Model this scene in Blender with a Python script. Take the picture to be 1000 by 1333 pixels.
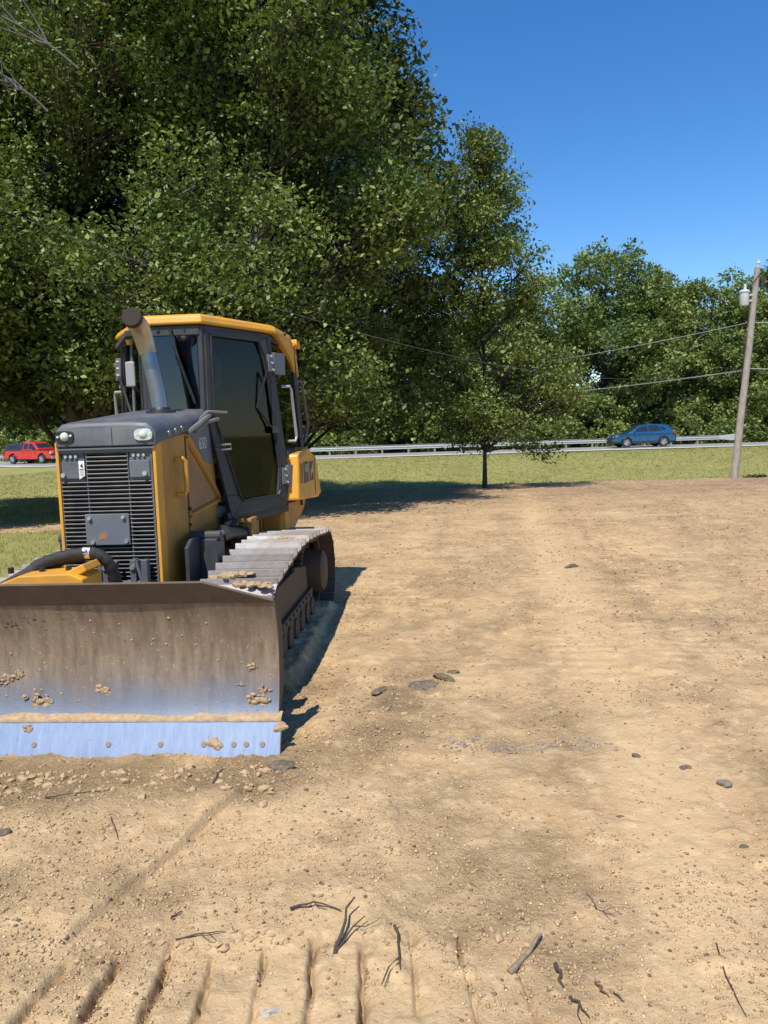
import bpy, bmesh, math, random
import numpy as np
from mathutils import Vector, Matrix
R_ = math.radians
for o in list(bpy.data.objects): bpy.data.objects.remove(o, do_unlink=True)
SC = bpy.context.scene
COL = SC.collection
rng = np.random.default_rng(7)
random.seed(7)

# ------------------------------------------------------------------ camera, sky, sun, exposure
CAM_H = 1.75
PITCH = R_(-6.05); ROLL = math.atan(0.03)
fwd = Vector((0, math.cos(PITCH), math.sin(PITCH))); up0 = Vector((0, -math.sin(PITCH), math.cos(PITCH))); rt0 = Vector((1, 0, 0))
rt = rt0*math.cos(ROLL) - up0*math.sin(ROLL); up = up0*math.cos(ROLL) + rt0*math.sin(ROLL)
cd = bpy.data.cameras.new('camera'); cam = bpy.data.objects.new('camera', cd); COL.objects.link(cam)
M = Matrix.Identity(4)
for i, v in enumerate((rt, up, -fwd)):
    for j in range(3): M[j][i] = v[j]
M[0][3], M[1][3], M[2][3] = 0, 0, CAM_H
cam.matrix_world = M
cd.sensor_fit = 'VERTICAL'; cd.sensor_height = 36.0; cd.lens = 27.0; cd.clip_start = 0.05; cd.clip_end = 3000
SC.camera = cam

TO_SUN = Vector((-0.22, -0.60, 1.0)).normalized()
w = bpy.data.worlds.new('World'); SC.world = w; w.use_nodes = True
nt = w.node_tree; bg = nt.nodes['Background']
sky = nt.nodes.new('ShaderNodeTexSky'); sky.sky_type = 'NISHITA'; sky.sun_disc = False
sky.sun_elevation = math.asin(TO_SUN.z); sky.sun_rotation = math.atan2(TO_SUN.x, TO_SUN.y)
sky.air_density = 1.0; sky.dust_density = 0.15; sky.ozone_density = 3.0; sky.altitude = 300
hs = nt.nodes.new('ShaderNodeHueSaturation'); hs.inputs['Saturation'].default_value = 1.32; hs.inputs['Hue'].default_value = 0.505
nt.links.new(sky.outputs[0], hs.inputs['Color']); nt.links.new(hs.outputs[0], bg.inputs[0])
bg.inputs[1].default_value = 0.142
sd = bpy.data.lights.new('sun', 'SUN'); sd.energy = 4.9; sd.angle = R_(0.53); sd.color = (1.0, 0.945, 0.86)
so = bpy.data.objects.new('sun', sd); COL.objects.link(so)
so.rotation_euler = (-TO_SUN).to_track_quat('-Z', 'Y').to_euler(); so.location = (-20, -30, 60)
SC.view_settings.view_transform = 'Standard'; SC.view_settings.look = 'None'
SC.view_settings.exposure = 0.3; SC.view_settings.gamma = 1.0; SC.view_settings.use_curve_mapping = False
SC.render.engine = 'CYCLES'
SC.cycles.max_bounces = 6; SC.cycles.diffuse_bounces = 3; SC.cycles.transparent_max_bounces = 8
SC.cycles.sample_clamp_indirect = 4.0

# ------------------------------------------------------------------ helpers
def link(o, parent=None):
    COL.objects.link(o)
    if parent: o.parent = parent
    return o
def tag(o, label=None, cat=None, group=None, kind=None):
    if label: o['label'] = label
    if cat: o['category'] = cat
    if group: o['group'] = group
    if kind: o['kind'] = kind
    return o
def empty(name, loc, rz=0):
    o = bpy.data.objects.new(name, None); o.location = loc; o.rotation_euler = (0, 0, rz); o.empty_display_size = .2
    return link(o)
def mesh_np(name, V, Fs, mats, parent=None, smooth=False, attrs=None, matidx=None):
    """V (n,3); Fs list of (m,k) arrays"""
    me = bpy.data.meshes.new(name)
    V = np.asarray(V, np.float32); me.vertices.add(len(V)); me.vertices.foreach_set('co', V.ravel())
    Fs = [np.asarray(f, np.int32) for f in Fs if len(f)]
    nl = sum(f.size for f in Fs); npoly = sum(len(f) for f in Fs)
    me.loops.add(nl); me.polygons.add(npoly)
    me.loops.foreach_set('vertex_index', np.concatenate([f.ravel() for f in Fs]))
    tot = np.concatenate([np.full(len(f), f.shape[1], np.int32) for f in Fs])
    st = np.concatenate([[0], np.cumsum(tot)[:-1]]).astype(np.int32)
    me.polygons.foreach_set('loop_start', st)
    me.polygons.foreach_set('loop_total', tot)
    if matidx is not None: me.polygons.foreach_set('material_index', np.asarray(matidx, np.int32))
    if smooth: me.polygons.foreach_set('use_smooth', np.ones(npoly, bool))
    for k, (dom, arr) in (attrs or {}).items():
        a = me.attributes.new(k, 'FLOAT', dom); a.data.foreach_set('value', np.asarray(arr, np.float32))
    me.update(calc_edges=True); me.validate()
    for m in (mats if isinstance(mats, (list, tuple)) else [mats]): me.materials.append(m)
    o = bpy.data.objects.new(name, me)
    return link(o, parent)

class MB:
    """collects simple shapes into one mesh"""
    def __init__(s): s.bm = bmesh.new()
    def _ring(s, pts): return [s.bm.verts.new(p) for p in pts]
    def box(s, c, size, rot=None):
        hx, hy, hz = size[0]/2, size[1]/2, size[2]/2
        P = [Vector((x, y, z)) for x in (-hx, hx) for y in (-hy, hy) for z in (-hz, hz)]
        if rot: 
            q = Matrix.Rotation(rot[0], 3, 'X'); q = Matrix.Rotation(rot[2], 3, 'Z') @ Matrix.Rotation(rot[1], 3, 'Y') @ q
            P = [q @ p for p in P]
        v = s._ring([p + Vector(c) for p in P])
        for f in ((0,1,3,2),(4,6,7,5),(0,4,5,1),(2,3,7,6),(0,2,6,4),(1,5,7,3)): s.bm.faces.new([v[i] for i in f])
        return s
    def span(s, a, b):
        return s.box([(a[i]+b[i])/2 for i in range(3)], [abs(b[i]-a[i]) for i in range(3)])
    def loft(s, rings, cap=True):
        R = [s._ring(r) for r in rings]; n = len(R[0])
        for a, b in zip(R, R[1:]):
            for i in range(n): s.bm.faces.new((a[i], a[(i+1) % n], b[(i+1) % n], b[i]))
        if cap:
            s.bm.faces.new(R[0][::-1]); s.bm.faces.new(R[-1])
        return s
    def prism(s, poly, axis, lo, hi):
        """poly in the two other axes (order xyz minus axis)"""
        def p3(a, b, t): return {'x': (t, a, b), 'y': (a, t, b), 'z': (a, b, t)}[axis]
        return s.loft([[p3(a, b, lo) for a, b in poly], [p3(a, b, hi) for a, b in poly]])
    def plate(s, pts, t):
        pts = [Vector(p) for p in pts]
        n = Vector((0, 0, 0))
        for i in range(len(pts)):
            a, b = pts[i], pts[(i+1) % len(pts)]; n += a.cross(b)
        n.normalize()
        return s.loft([[p - n*t/2 for p in pts], [p + n*t/2 for p in pts]])
    def tube(s, pts, r, n=8, closed=False):
        pts = [Vector(p) for p in pts]; rr = r if isinstance(r, (list, tuple)) else [r]*len(pts)
        rings = []; ref = None
        for i, p in enumerate(pts):
            d = (pts[min(i+1, len(pts)-1)] - pts[max(i-1, 0)]).normalized()
            if ref is None:
                ref = Vector((0, 0, 1)) if abs(d.z) < .9 else Vector((1, 0, 0))
            u = (ref - d*ref.dot(d)).normalized(); v = d.cross(u); ref = u
            rings.append([p + (u*math.cos(k*2*math.pi/n) + v*math.sin(k*2*math.pi/n))*rr[i] for k in range(n)])
        return s.loft(rings)
    def cyl(s, p0, p1, r0, r1=None, n=16): return s.tube([p0, p1], [r0, r0 if r1 is None else r1], n)
    def lathe(s, prof, c, axis, n=20):
        """prof: (r, t) list along axis"""
        rings = []
        for r, t in prof:
            ring = []
            for k in range(n):
                a = k*2*math.pi/n; A, B = r*math.cos(a), r*math.sin(a)
                q = {'x': (t, A, B), 'y': (A, t, B), 'z': (A, B, t)}[axis]
                ring.append((c[0]+q[0], c[1]+q[1], c[2]+q[2]))
            rings.append(ring)
        return s.loft(rings)
    def lump(s, c, r, seed=0, flat=.7, sub=2, rough=.3):
        rn = random.Random(seed); b = bmesh.new(); bmesh.ops.create_icosphere(b, subdivisions=sub, radius=1)
        f = [Vector((rn.uniform(-1, 1), rn.uniform(-1, 1), rn.uniform(-1, 1)))*2.2 for _ in range(4)]
        mp = {}
        for v in b.verts:
            k = 1 + rough*sum(math.sin(v.co.dot(q)+i) for i, q in enumerate(f))/2 + rn.uniform(-.12, .12)*rough*2
            rx = r if not isinstance(r, (tuple, list)) else None
            sc = (r, r, r*flat) if rx else r
            mp[v.index] = s.bm.verts.new((c[0]+v.co.x*k*sc[0], c[1]+v.co.y*k*sc[1], c[2]+v.co.z*k*sc[2]))
        for fc in b.faces: s.bm.faces.new([mp[v.index] for v in fc.verts])
        b.free(); return s
    def split(s, name, mat, parent=None, **k):
        """one object for every separate piece"""
        s.bm.verts.index_update(); seen = set(); out = []
        for v0 in s.bm.verts:
            if v0.index in seen: continue
            st = [v0]; isl = []; seen.add(v0.index)
            while st:
                v = st.pop(); isl.append(v)
                for e in v.link_edges:
                    q = e.other_vert(v)
                    if q.index not in seen: seen.add(q.index); st.append(q)
            m_ = MB(); mp = {v.index: m_.bm.verts.new(v.co) for v in isl}
            for f in {f for v in isl for f in v.link_faces}: m_.bm.faces.new([mp[v.index] for v in f.verts])
            out.append(m_.build(name, mat, parent, **k))
        s.bm.free(); return out
    def build(s, name, mat, parent=None, bevel=0, smooth=False, seg=2):
        bmesh.ops.recalc_face_normals(s.bm, faces=s.bm.faces)
        me = bpy.data.meshes.new(name); s.bm.to_mesh(me); s.bm.free()
        for m in (mat if isinstance(mat, (list, tuple)) else [mat]): me.materials.append(m)
        if smooth:
            me.polygons.foreach_set('use_smooth', np.ones(len(me.polygons), bool))
            me.set_sharp_from_angle(angle=R_(38))
        o = bpy.data.objects.new(name, me)
        if bevel:
            b = o.modifiers.new('bevel', 'BEVEL'); b.width = bevel; b.segments = seg; b.limit_method = 'ANGLE'; b.angle_limit = R_(35)
        return link(o, parent)

# value noise on numpy arrays
_perm = np.random.default_rng(3).random((256, 256)).astype(np.float32)
def vnoise(x, y):
    xi = np.floor(x).astype(int); yi = np.floor(y).astype(int); fx = x-xi; fy = y-yi
    fx = fx*fx*(3-2*fx); fy = fy*fy*(3-2*fy)
    g = lambda a, b: _perm[a & 255, b & 255]
    return ((g(xi, yi)*(1-fx)+g(xi+1, yi)*fx)*(1-fy) + (g(xi, yi+1)*(1-fx)+g(xi+1, yi+1)*fx)*fy)*2-1
def fbm(x, y, sc, octs=4, gain=.5):
    s = 0; a = 1; t = 0; f = 1/sc
    for k in range(octs):
        c_, s_ = math.cos(k*1.3+.4), math.sin(k*1.3+.4)
        s = s + a*vnoise((x*c_-y*s_)*f+17*k, (x*s_+y*c_)*f-31*k); t += a; a *= gain; f *= 2.03
    return s/t
def sstep(a, b, x):
    t = np.clip((x-a)/(b-a), 0, 1); return t*t*(3-2*t)

# ------------------------------------------------------------------ materials
def nodes(name):
    m = bpy.data.materials.new(name); m.use_nodes = True; n = m.node_tree
    return m, n, n.nodes['Principled BSDF'], (lambda a, b: n.links.new(a, b))
def nd(n, t, **kw):
    x = n.nodes.new('ShaderNode'+t)
    for k, v in kw.items():
        if k in x.inputs: x.inputs[k].default_value = v
        else: setattr(x, k, v)
    return x
def ramp(n, stops, src=None):
    r = n.nodes.new('ShaderNodeValToRGB'); e = r.color_ramp.elements
    while len(e) < len(stops): e.new(.5)
    for el, (p, c) in zip(e, stops):
        el.position = p; el.color = (*c, 1) if len(c) == 3 else c
    if src is not None: n.links.new(src, r.inputs[0])
    return r
def mix(n, fac, a, b, mode='MIX'):
    x = n.nodes.new('ShaderNodeMix'); x.data_type = 'RGBA'; x.blend_type = mode
    for s, v in ((x.inputs['Factor'], fac), (x.inputs['A'], a), (x.inputs['B'], b)):
        pass
    for idx, v in ((0, fac), (6, a), (7, b)):
        if hasattr(v, 'links'): n.links.new(v, x.inputs[idx])
        else: x.inputs[idx].default_value = v if idx == 0 else ((*v, 1) if len(v) == 3 else v)
    return x.outputs[2]
def paint(name, col, rough=.45, metal=0, dirt=.25, dirtcol=(.25, .18, .11), sc=6, spec=.5, bump=0, low=None):
    """paint with dust: dust thickens towards the bottom of the part when low=(z0, z1) is given"""
    m, n, b, L = nodes(name)
    tc = nd(n, 'TexCoord'); no = nd(n, 'TexNoise', Scale=sc, Detail=6.0, Roughness=.65); L(tc.outputs['Object'], no.inputs['Vector'])
    no2 = nd(n, 'TexNoise', Scale=sc*9, Detail=3.0); L(tc.outputs['Object'], no2.inputs['Vector'])
    r = ramp(n, [(.42, (0, 0, 0)), (.72, (1, 1, 1))], no.outputs[0])
    mu = nd(n, 'Math', operation='MULTIPLY'); L(r.outputs[0], mu.inputs[0]); mu.inputs[1].default_value = dirt
    f = mu.outputs[0]
    if low:
        sp = nd(n, 'SeparateXYZ'); L(tc.outputs['Object'], sp.inputs[0])
        mr = nd(n, 'MapRange'); mr.inputs[1].default_value = low[0]; mr.inputs[2].default_value = low[1]; mr.inputs[3].default_value = .8; mr.inputs[4].default_value = 0
        L(sp.outputs['Z'], mr.inputs[0])
        m2 = nd(n, 'Math', operation='MULTIPLY'); L(mr.outputs[0], m2.inputs[0]); L(no.outputs[0], m2.inputs[1])
        ad = nd(n, 'Math', operation='ADD', use_clamp=True); L(f, ad.inputs[0]); L(m2.outputs[0], ad.inputs[1]); f = ad.outputs[0]
    c0 = mix(n, no2.outputs[0], [c*.86 for c in col], [min(1, c*1.12) for c in col])
    L(mix(n, f, c0, dirtcol), b.inputs['Base Color'])
    rr = nd(n, 'MapRange'); rr.inputs[3].default_value = rough; rr.inputs[4].default_value = min(1, rough+.4); L(f, rr.inputs[0]); L(rr.outputs[0], b.inputs['Roughness'])
    b.inputs['Metallic'].default_value = metal; b.inputs['Specular IOR Level'].default_value = spec
    if bump:
        bp = nd(n, 'Bump', Strength=bump, Distance=.004); L(no2.outputs[0], bp.inputs['Height']); L(bp.outputs[0], b.inputs['Normal'])
    return m
def glass(name, tint=(.3, .34, .33), refl=.10):
    m, n, b, L = nodes(name); n.nodes.remove(b)
    tr = nd(n, 'BsdfTransparent'); tr.inputs[0].default_value = (*tint, 1)
    gl = nd(n, 'BsdfGlossy'); gl.inputs['Roughness'].default_value = .03
    lw = nd(n, 'LayerWeight', Blend=.5); pw = nd(n, 'Math', operation='POWER'); L(lw.outputs['Facing'], pw.inputs[0]); pw.inputs[1].default_value = 5.0
    ad = nd(n, 'Math', operation='MULTIPLY_ADD', use_clamp=True); L(pw.outputs[0], ad.inputs[0]); ad.inputs[1].default_value = .7; ad.inputs[2].default_value = refl*.5
    mx = nd(n, 'MixShader'); L(ad.outputs[0], mx.inputs[0]); L(tr.outputs[0], mx.inputs[1]); L(gl.outputs[0], mx.inputs[2])
    L(mx.outputs[0], n.nodes['Material Output'].inputs['Surface']); return m
def leafmat(name, dark, light, trans=.3):
    m, n, b, L = nodes(name)
    at = nd(n, 'Attribute'); at.attribute_name = 'tint'
    r = ramp(n, [(0, dark), (.55, [(a+c)/2 for a, c in zip(dark, light)]), (1, light)], at.outputs['Fac'])
    L(r.outputs[0], b.inputs['Base Color']); b.inputs['Roughness'].default_value = .5; b.inputs['Specular IOR Level'].default_value = .35
    tl = nd(n, 'BsdfTranslucent'); L(mix(n, 1.0, r.outputs[0], (1.0, 1.1, .45), 'MULTIPLY'), tl.inputs[0])
    mx = nd(n, 'MixShader'); mx.inputs[0].default_value = trans; L(b.outputs[0], mx.inputs[1]); L(tl.outputs[0], mx.inputs[2])
    L(mx.outputs[0], n.nodes['Material Output'].inputs['Surface']); return m
def bark(name, c1, c2, sc=6):
    m, n, b, L = nodes(name)
    tc = nd(n, 'TexCoord'); mp = nd(n, 'Mapping'); mp.inputs['Scale'].default_value = (sc, sc, sc*.18); L(tc.outputs['Object'], mp.inputs[0])
    no = nd(n, 'TexNoise', Scale=3.0, Detail=8.0, Roughness=.7); L(mp.outputs[0], no.inputs['Vector'])
    r = ramp(n, [(.3, c1), (.7, c2)], no.outputs[0]); L(r.outputs[0], b.inputs['Base Color']); b.inputs['Roughness'].default_value = .9
    bp = nd(n, 'Bump', Strength=.7, Distance=.02); L(no.outputs[0], bp.inputs['Height']); L(bp.outputs[0], b.inputs['Normal']); return m

def vary(m, k=.35):
    """every copy of the thing gets its own wear"""
    n = m.node_tree; b = n.nodes['Principled BSDF']; src = b.inputs['Base Color'].links[0].from_socket
    oi = n.nodes.new('ShaderNodeObjectInfo'); hv = n.nodes.new('ShaderNodeHueSaturation'); mr = n.nodes.new('ShaderNodeMapRange')
    mr.inputs[3].default_value = 1-k; mr.inputs[4].default_value = 1+k*.6
    n.links.new(oi.outputs['Random'], mr.inputs[0]); n.links.new(mr.outputs[0], hv.inputs['Value']); n.links.new(src, hv.inputs['Color']); n.links.new(hv.outputs[0], b.inputs['Base Color'])
# dirt: dry silt, damp clods, organic flecks; terrain maker's dark attribute also carries painted shade
def dirtmat():
    m, n, b, L = nodes('bare_dirt')
    tc = nd(n, 'TexCoord'); P = tc.outputs['Object']
    big = nd(n, 'TexNoise', Scale=.55, Detail=5.0, Roughness=.6); L(P, big.inputs['Vector'])
    mid = nd(n, 'TexNoise', Scale=5.0, Detail=6.0, Roughness=.65); L(P, mid.inputs['Vector'])
    fine = nd(n, 'TexNoise', Scale=70.0, Detail=5.0, Roughness=.7); L(P, fine.inputs['Vector'])
    at = nd(n, 'Attribute'); at.attribute_name = 'moist_shade'
    med = nd(n, 'TexNoise', Scale=22.0, Detail=6.0, Roughness=.7); L(P, med.inputs['Vector'])
    grain = nd(n, 'TexNoise', Scale=240.0, Detail=3.0, Roughness=.7); L(P, grain.inputs['Vector'])
    ar = nd(n, 'Attribute'); ar.attribute_name = 'rough'
    def rm(a, b_, src, lo=0., hi=1.):      # ramp scaled by how crumbly the soil is here
        q = ramp(n, [(a, (hi, hi, hi) if b_ < 0 else (lo,)*3), (abs(b_), (lo,)*3 if b_ < 0 else (hi,)*3)], src)
        mu = nd(n, 'Math', operation='MULTIPLY', use_clamp=True); L(q.outputs[0], mu.inputs[0]); L(ar.outputs['Fac'], mu.inputs[1]); return mu.outputs[0]
    c = mix(n, ramp(n, [(.35, (0, 0, 0)), (.65, (1, 1, 1))], big.outputs[0]).outputs[0], (.485, .315, .155), (.535, .375, .200))
    c = mix(n, ramp(n, [(.42, (0, 0, 0)), (.66, (.8, .8, .8))], mid.outputs[0]).outputs[0], c, (.55, .38, .21))
    fr_ = nd(n, 'TexNoise', Scale=9.0, Detail=13.0, Roughness=.80); L(P, fr_.inputs['Vector'])
    fr2 = nd(n, 'TexNoise', Scale=3.1, Detail=13.0, Roughness=.84); L(P, fr2.inputs['Vector'])
    c = mix(n, ramp(n, [(.37, (.85, .85, .85)), (.46, (0, 0, 0))], fr_.outputs[0]).outputs[0], c, (.40, .27, .148))
    c = mix(n, ramp(n, [(.51, (0, 0, 0)), (.61, (.85, .85, .85))], fr_.outputs[0]).outputs[0], c, (.68, .50, .285))
    c = mix(n, ramp(n, [(.30, (.6, .6, .6)), (.39, (0, 0, 0))], fr2.outputs[0]).outputs[0], c, (.30, .20, .115))
    ap = nd(n, 'Attribute'); ap.attribute_name = 'pale'
    c = mix(n, ap.outputs['Fac'], c, (.635, .455, .245))
    gm = nd(n, 'MapRange'); gm.inputs[1].default_value = .40; gm.inputs[2].default_value = .60; gm.inputs[3].default_value = 1.5; gm.inputs[4].default_value = .15; L(fr_.outputs[0], gm.inputs[0])
    mm = nd(n, 'Math', operation='MULTIPLY', use_clamp=True); L(at.outputs['Fac'], mm.inputs[0]); L(gm.outputs[0], mm.inputs[1])
    c = mix(n, mm.outputs[0], c, (.235, .150, .092))
    c = mix(n, rm(.34, -.44, med.outputs[0], 0, .4), c, (.36, .24, .13))
    c = mix(n, rm(.33, -.42, fine.outputs[0], 0, .65), c, (.27, .18, .10))
    c = mix(n, rm(.58, .74, fine.outputs[0], 0, .8), c, (.70, .56, .36))
    c = mix(n, ramp(n, [(.60, (0, 0, 0)), (.75, (.5, .5, .5))], grain.outputs[0]).outputs[0], c, (.70, .57, .39))
    c = mix(n, ramp(n, [(.30, (.5, .5, .5)), (.40, (0, 0, 0))], grain.outputs[0]).outputs[0], c, (.27, .18, .105))
    vo = nd(n, 'TexVoronoi', Scale=75.0); L(P, vo.inputs['Vector'])
    L(c, b.inputs['Base Color']); b.inputs['Roughness'].default_value = .95; b.inputs['Specular IOR Level'].default_value = .12
    h1 = nd(n, 'Math', operation='MULTIPLY_ADD'); L(med.outputs[0], h1.inputs[0]); h1.inputs[1].default_value = 1.5; L(fine.outputs[0], h1.inputs[2])
    h2 = nd(n, 'Math', operation='MULTIPLY_ADD'); L(vo.outputs['Distance'], h2.inputs[0]); h2.inputs[1].default_value = -.5; L(h1.outputs[0], h2.inputs[2])
    h3 = nd(n, 'Math', operation='MULTIPLY_ADD'); L(fr_.outputs[0], h3.inputs[0]); h3.inputs[1].default_value = 3.2; L(h2.outputs[0], h3.inputs[2])
    bp = nd(n, 'Bump', Strength=.6, Distance=.026); sb = nd(n, 'MapRange'); sb.inputs[1].default_value = .2; sb.inputs[2].default_value = 1.2; sb.inputs[3].default_value = .45; sb.inputs[4].default_value = 1.0; L(ar.outputs['Fac'], sb.inputs[0]); L(sb.outputs[0], bp.inputs['Strength']); L(h3.outputs[0], bp.inputs['Height']); L(bp.outputs[0], b.inputs['Normal'])
    return m
def grassmat(name, c1, c2, c3):
    m, n, b, L = nodes(name)
    tc = nd(n, 'TexCoord'); P = tc.outputs['Object']
    a = nd(n, 'TexNoise', Scale=.35, Detail=6.0, Roughness=.65); L(P, a.inputs['Vector'])
    mp = nd(n, 'Mapping'); mp.inputs['Scale'].default_value = (1, .35, 1); L(P, mp.inputs[0])
    f = nd(n, 'TexNoise', Scale=9.0, Detail=6.0, Roughness=.75); L(mp.outputs[0], f.inputs['Vector'])
    c = mix(n, ramp(n, [(.38, (0, 0, 0)), (.62, (1, 1, 1))], a.outputs[0]).outputs[0], c1, c2)
    c = mix(n, ramp(n, [(.42, (0, 0, 0)), (.70, (1, 1, 1))], f.outputs[0]).outputs[0], c, c3)
    L(c, b.inputs['Base Color']); b.inputs['Roughness'].default_value = .95; b.inputs['Specular IOR Level'].default_value = .1
    bp = nd(n, 'Bump', Strength=.9, Distance=.05); L(f.outputs[0], bp.inputs['Height']); L(bp.outputs[0], b.inputs['Normal']); return m
def simple_noise(name, c1, c2, sc, rough=.9, bump=.3, dist=.01):
    m, n, b, L = nodes(name)
    tc = nd(n, 'TexCoord'); no = nd(n, 'TexNoise', Scale=sc, Detail=6.0, Roughness=.7); L(tc.outputs['Object'], no.inputs['Vector'])
    r = ramp(n, [(.32, c1), (.68, c2)], no.outputs[0]); L(r.outputs[0], b.inputs['Base Color']); b.inputs['Roughness'].default_value = rough
    bp = nd(n, 'Bump', Strength=bump, Distance=dist); L(no.outputs[0], bp.inputs['Height']); L(bp.outputs[0], b.inputs['Normal']); return m

# ------------------------------------------------------------------ terrain
def road_shift(x): return np.where(x < -5, (x+5)**2*.0185, 0.0)
def ground_z(x, y):
    x = np.asarray(x, float); y = np.asarray(y, float)
    s = y - road_shift(x)*sstep(30, 48, y)
    z = -.15*sstep(15, 25.2, y)
    z = z - .72*sstep(25.2, 30.5, y) + .88*sstep(31, 50.3, s)
    z = z - .35*sstep(58.5, 63, s)
    z = z - .30*sstep(-14, -30, x)*sstep(40, 52, y)
    z = z + .05*fbm(x, y, 9, 2)*sstep(10, 25, np.hypot(x, y))
    return z
def dirt_edge(x, y):
    """>0 inside the bare dirt lot"""
    far = 25.7 + .25*fbm(x, y*0, 1.6, 3) - np.clip(-x-4, 0, 9)*.55 - y
    lf = x + 4.6 + np.clip(y-10, 0, 30)*.02 + .5*fbm(x, y, 1.5, 3) + 3.5*sstep(6, 2.5, y) + np.clip(8-y, -1, 3)*.0
    strip = .9 - np.abs(y - 15.8 + .5*fbm(x, y, 3, 2)) + .5*fbm(x, y, 1.2, 3)      # bare strip crossing the lawn on the left
    return np.maximum(np.minimum(far, lf), np.minimum(strip, x+16))

DIRT = dirtmat()
LAWN = grassmat('mown_grass', (.20, .205, .055), (.27, .25, .08), (.33, .285, .12))
# base ground sheet out to the horizon
gx = np.unique(np.concatenate([np.linspace(-900, -70, 24), np.linspace(-70, 70, 281), np.linspace(70, 900, 24)]))
gy = np.unique(np.concatenate([np.linspace(-400, -10, 14), np.linspace(-10, 72, 206), np.linspace(72, 1500, 24)]))
X, Y = np.meshgrid(gx, gy); E_ = dirt_edge(X, Y)
Z = ground_z(X, Y) - .16*sstep(.45, 1.2, E_)*(Y > -9)
# the road cuts its bed slightly into the sheet
S_ = Y - road_shift(X)
Z = np.where((S_ > 50.6) & (S_ < 58.2), Z-.06, Z)
nx, ny = len(gx), len(gy)
I = np.arange(nx*ny).reshape(ny, nx)
Q = np.stack([I[:-1, :-1], I[:-1, 1:], I[1:, 1:], I[1:, :-1]], -1).reshape(-1, 4)
tag(mesh_np('lawn', np.stack([X, Y, Z], -1).reshape(-1, 3), [Q], LAWN, smooth=True), kind='structure')

# bare dirt: fine sheet, finest close to where people stand
rows = [1.15]
while rows[-1] < 26.2: rows.append(rows[-1]*1.0036 + .0004)
rows = np.array(rows); NCOL = 860
u = np.linspace(-1, 1, NCOL); u = u*(.55+.45*np.abs(u))
X = u[None, :]*(rows[:, None]*.95+1.0); Y = np.repeat(rows[:, None], NCOL, 1)
BZ = ground_z(X, Y)
h = .022*fbm(X, Y, 2.6, 3) + .010*fbm(X, Y, .7, 3)
moist_shade = np.zeros_like(X)
def lineseg(x0, y0, x1, y1):
    dx, dy = x1-x0, y1-y0; Ln = math.hypot(dx, dy); t = ((X-x0)*dx+(Y-y0)*dy)/Ln; s = ((X-x0)*dy-(Y-y0)*dx)/Ln
    return t, s, Ln
# crumbs: everywhere a little, more along the blade and at the left
rough = .58 + .40*fbm(X, Y, .9, 4) + .5*fbm(X+30, Y, .22, 3)
rough += .55*sstep(.55, .1, np.abs(Y-3.78+.10*fbm(X, Y, .5, 2)))*sstep(-.25, -.75, X)
rough += .25*sstep(-1.0, -1.9, X)*sstep(2.6, 3.2, Y)*sstep(4.5, 3.9, Y)
rough += .4*sstep(.35, .05, np.abs(X+.15-(Y-4.3)*.42+.1*fbm(X, Y, .4, 2)))*sstep(3.9, 4.3, Y)*sstep(7.2, 6, Y)
rough -= .35*np.exp(-(((X-1.05-(Y-2)*.147)/.34)**2))
SCR = sstep(.5, -.3, X)*sstep(3.75, 3.45, Y)
rough -= .30*SCR
rough = np.clip(rough, .3, 1.15)
cl = fbm(X, Y, .075, 3, .6); h += rough*.017*np.maximum(cl, -.2)
h += (.5+rough)*.0055*fbm(X+9, Y, .030, 2, .6)
h += .010*fbm(X-4, Y, .22, 3)
lump_ = np.maximum(0, vnoise(X/.11+5, Y/.11)-.45)*np.maximum(0, vnoise(X/.9, Y/.9+40)+.3); h += .055*lump_
# windrow edge left by the blade corner
for (x0, y0, x1, y1, amp, wd) in ((-1.16, 2.48, -.68, 3.78,   .024, .02), (-.50, 4.2, .62, 6.8, .012, .05), (-.95, 4.4, .1, 9.5, .010, .06), (2.0, 2.1, 3.2, 17, .010, .06), (2.75, 2.1, 4.1, 17, -.010, .06)):
    t, s, Ln = lineseg(x0, y0, x1, y1); s = s + .03*fbm(X, Y, .35, 3); k = sstep(-.12, .1, t)*sstep(Ln+.1, Ln-.15, t)
    h += amp*k*(sstep(wd, -wd, s)-.5)*np.exp(-(s/.22)**2)*1.6 + amp*.6*k*np.exp(-(s/(wd*.8))**2)
    moist_shade += .15*k*np.exp(-((s-wd*.6)/(wd*.9))**2)*sstep(.3, .7, amp*50)  # shaded side of the ledge, painted into the soil colour
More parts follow.
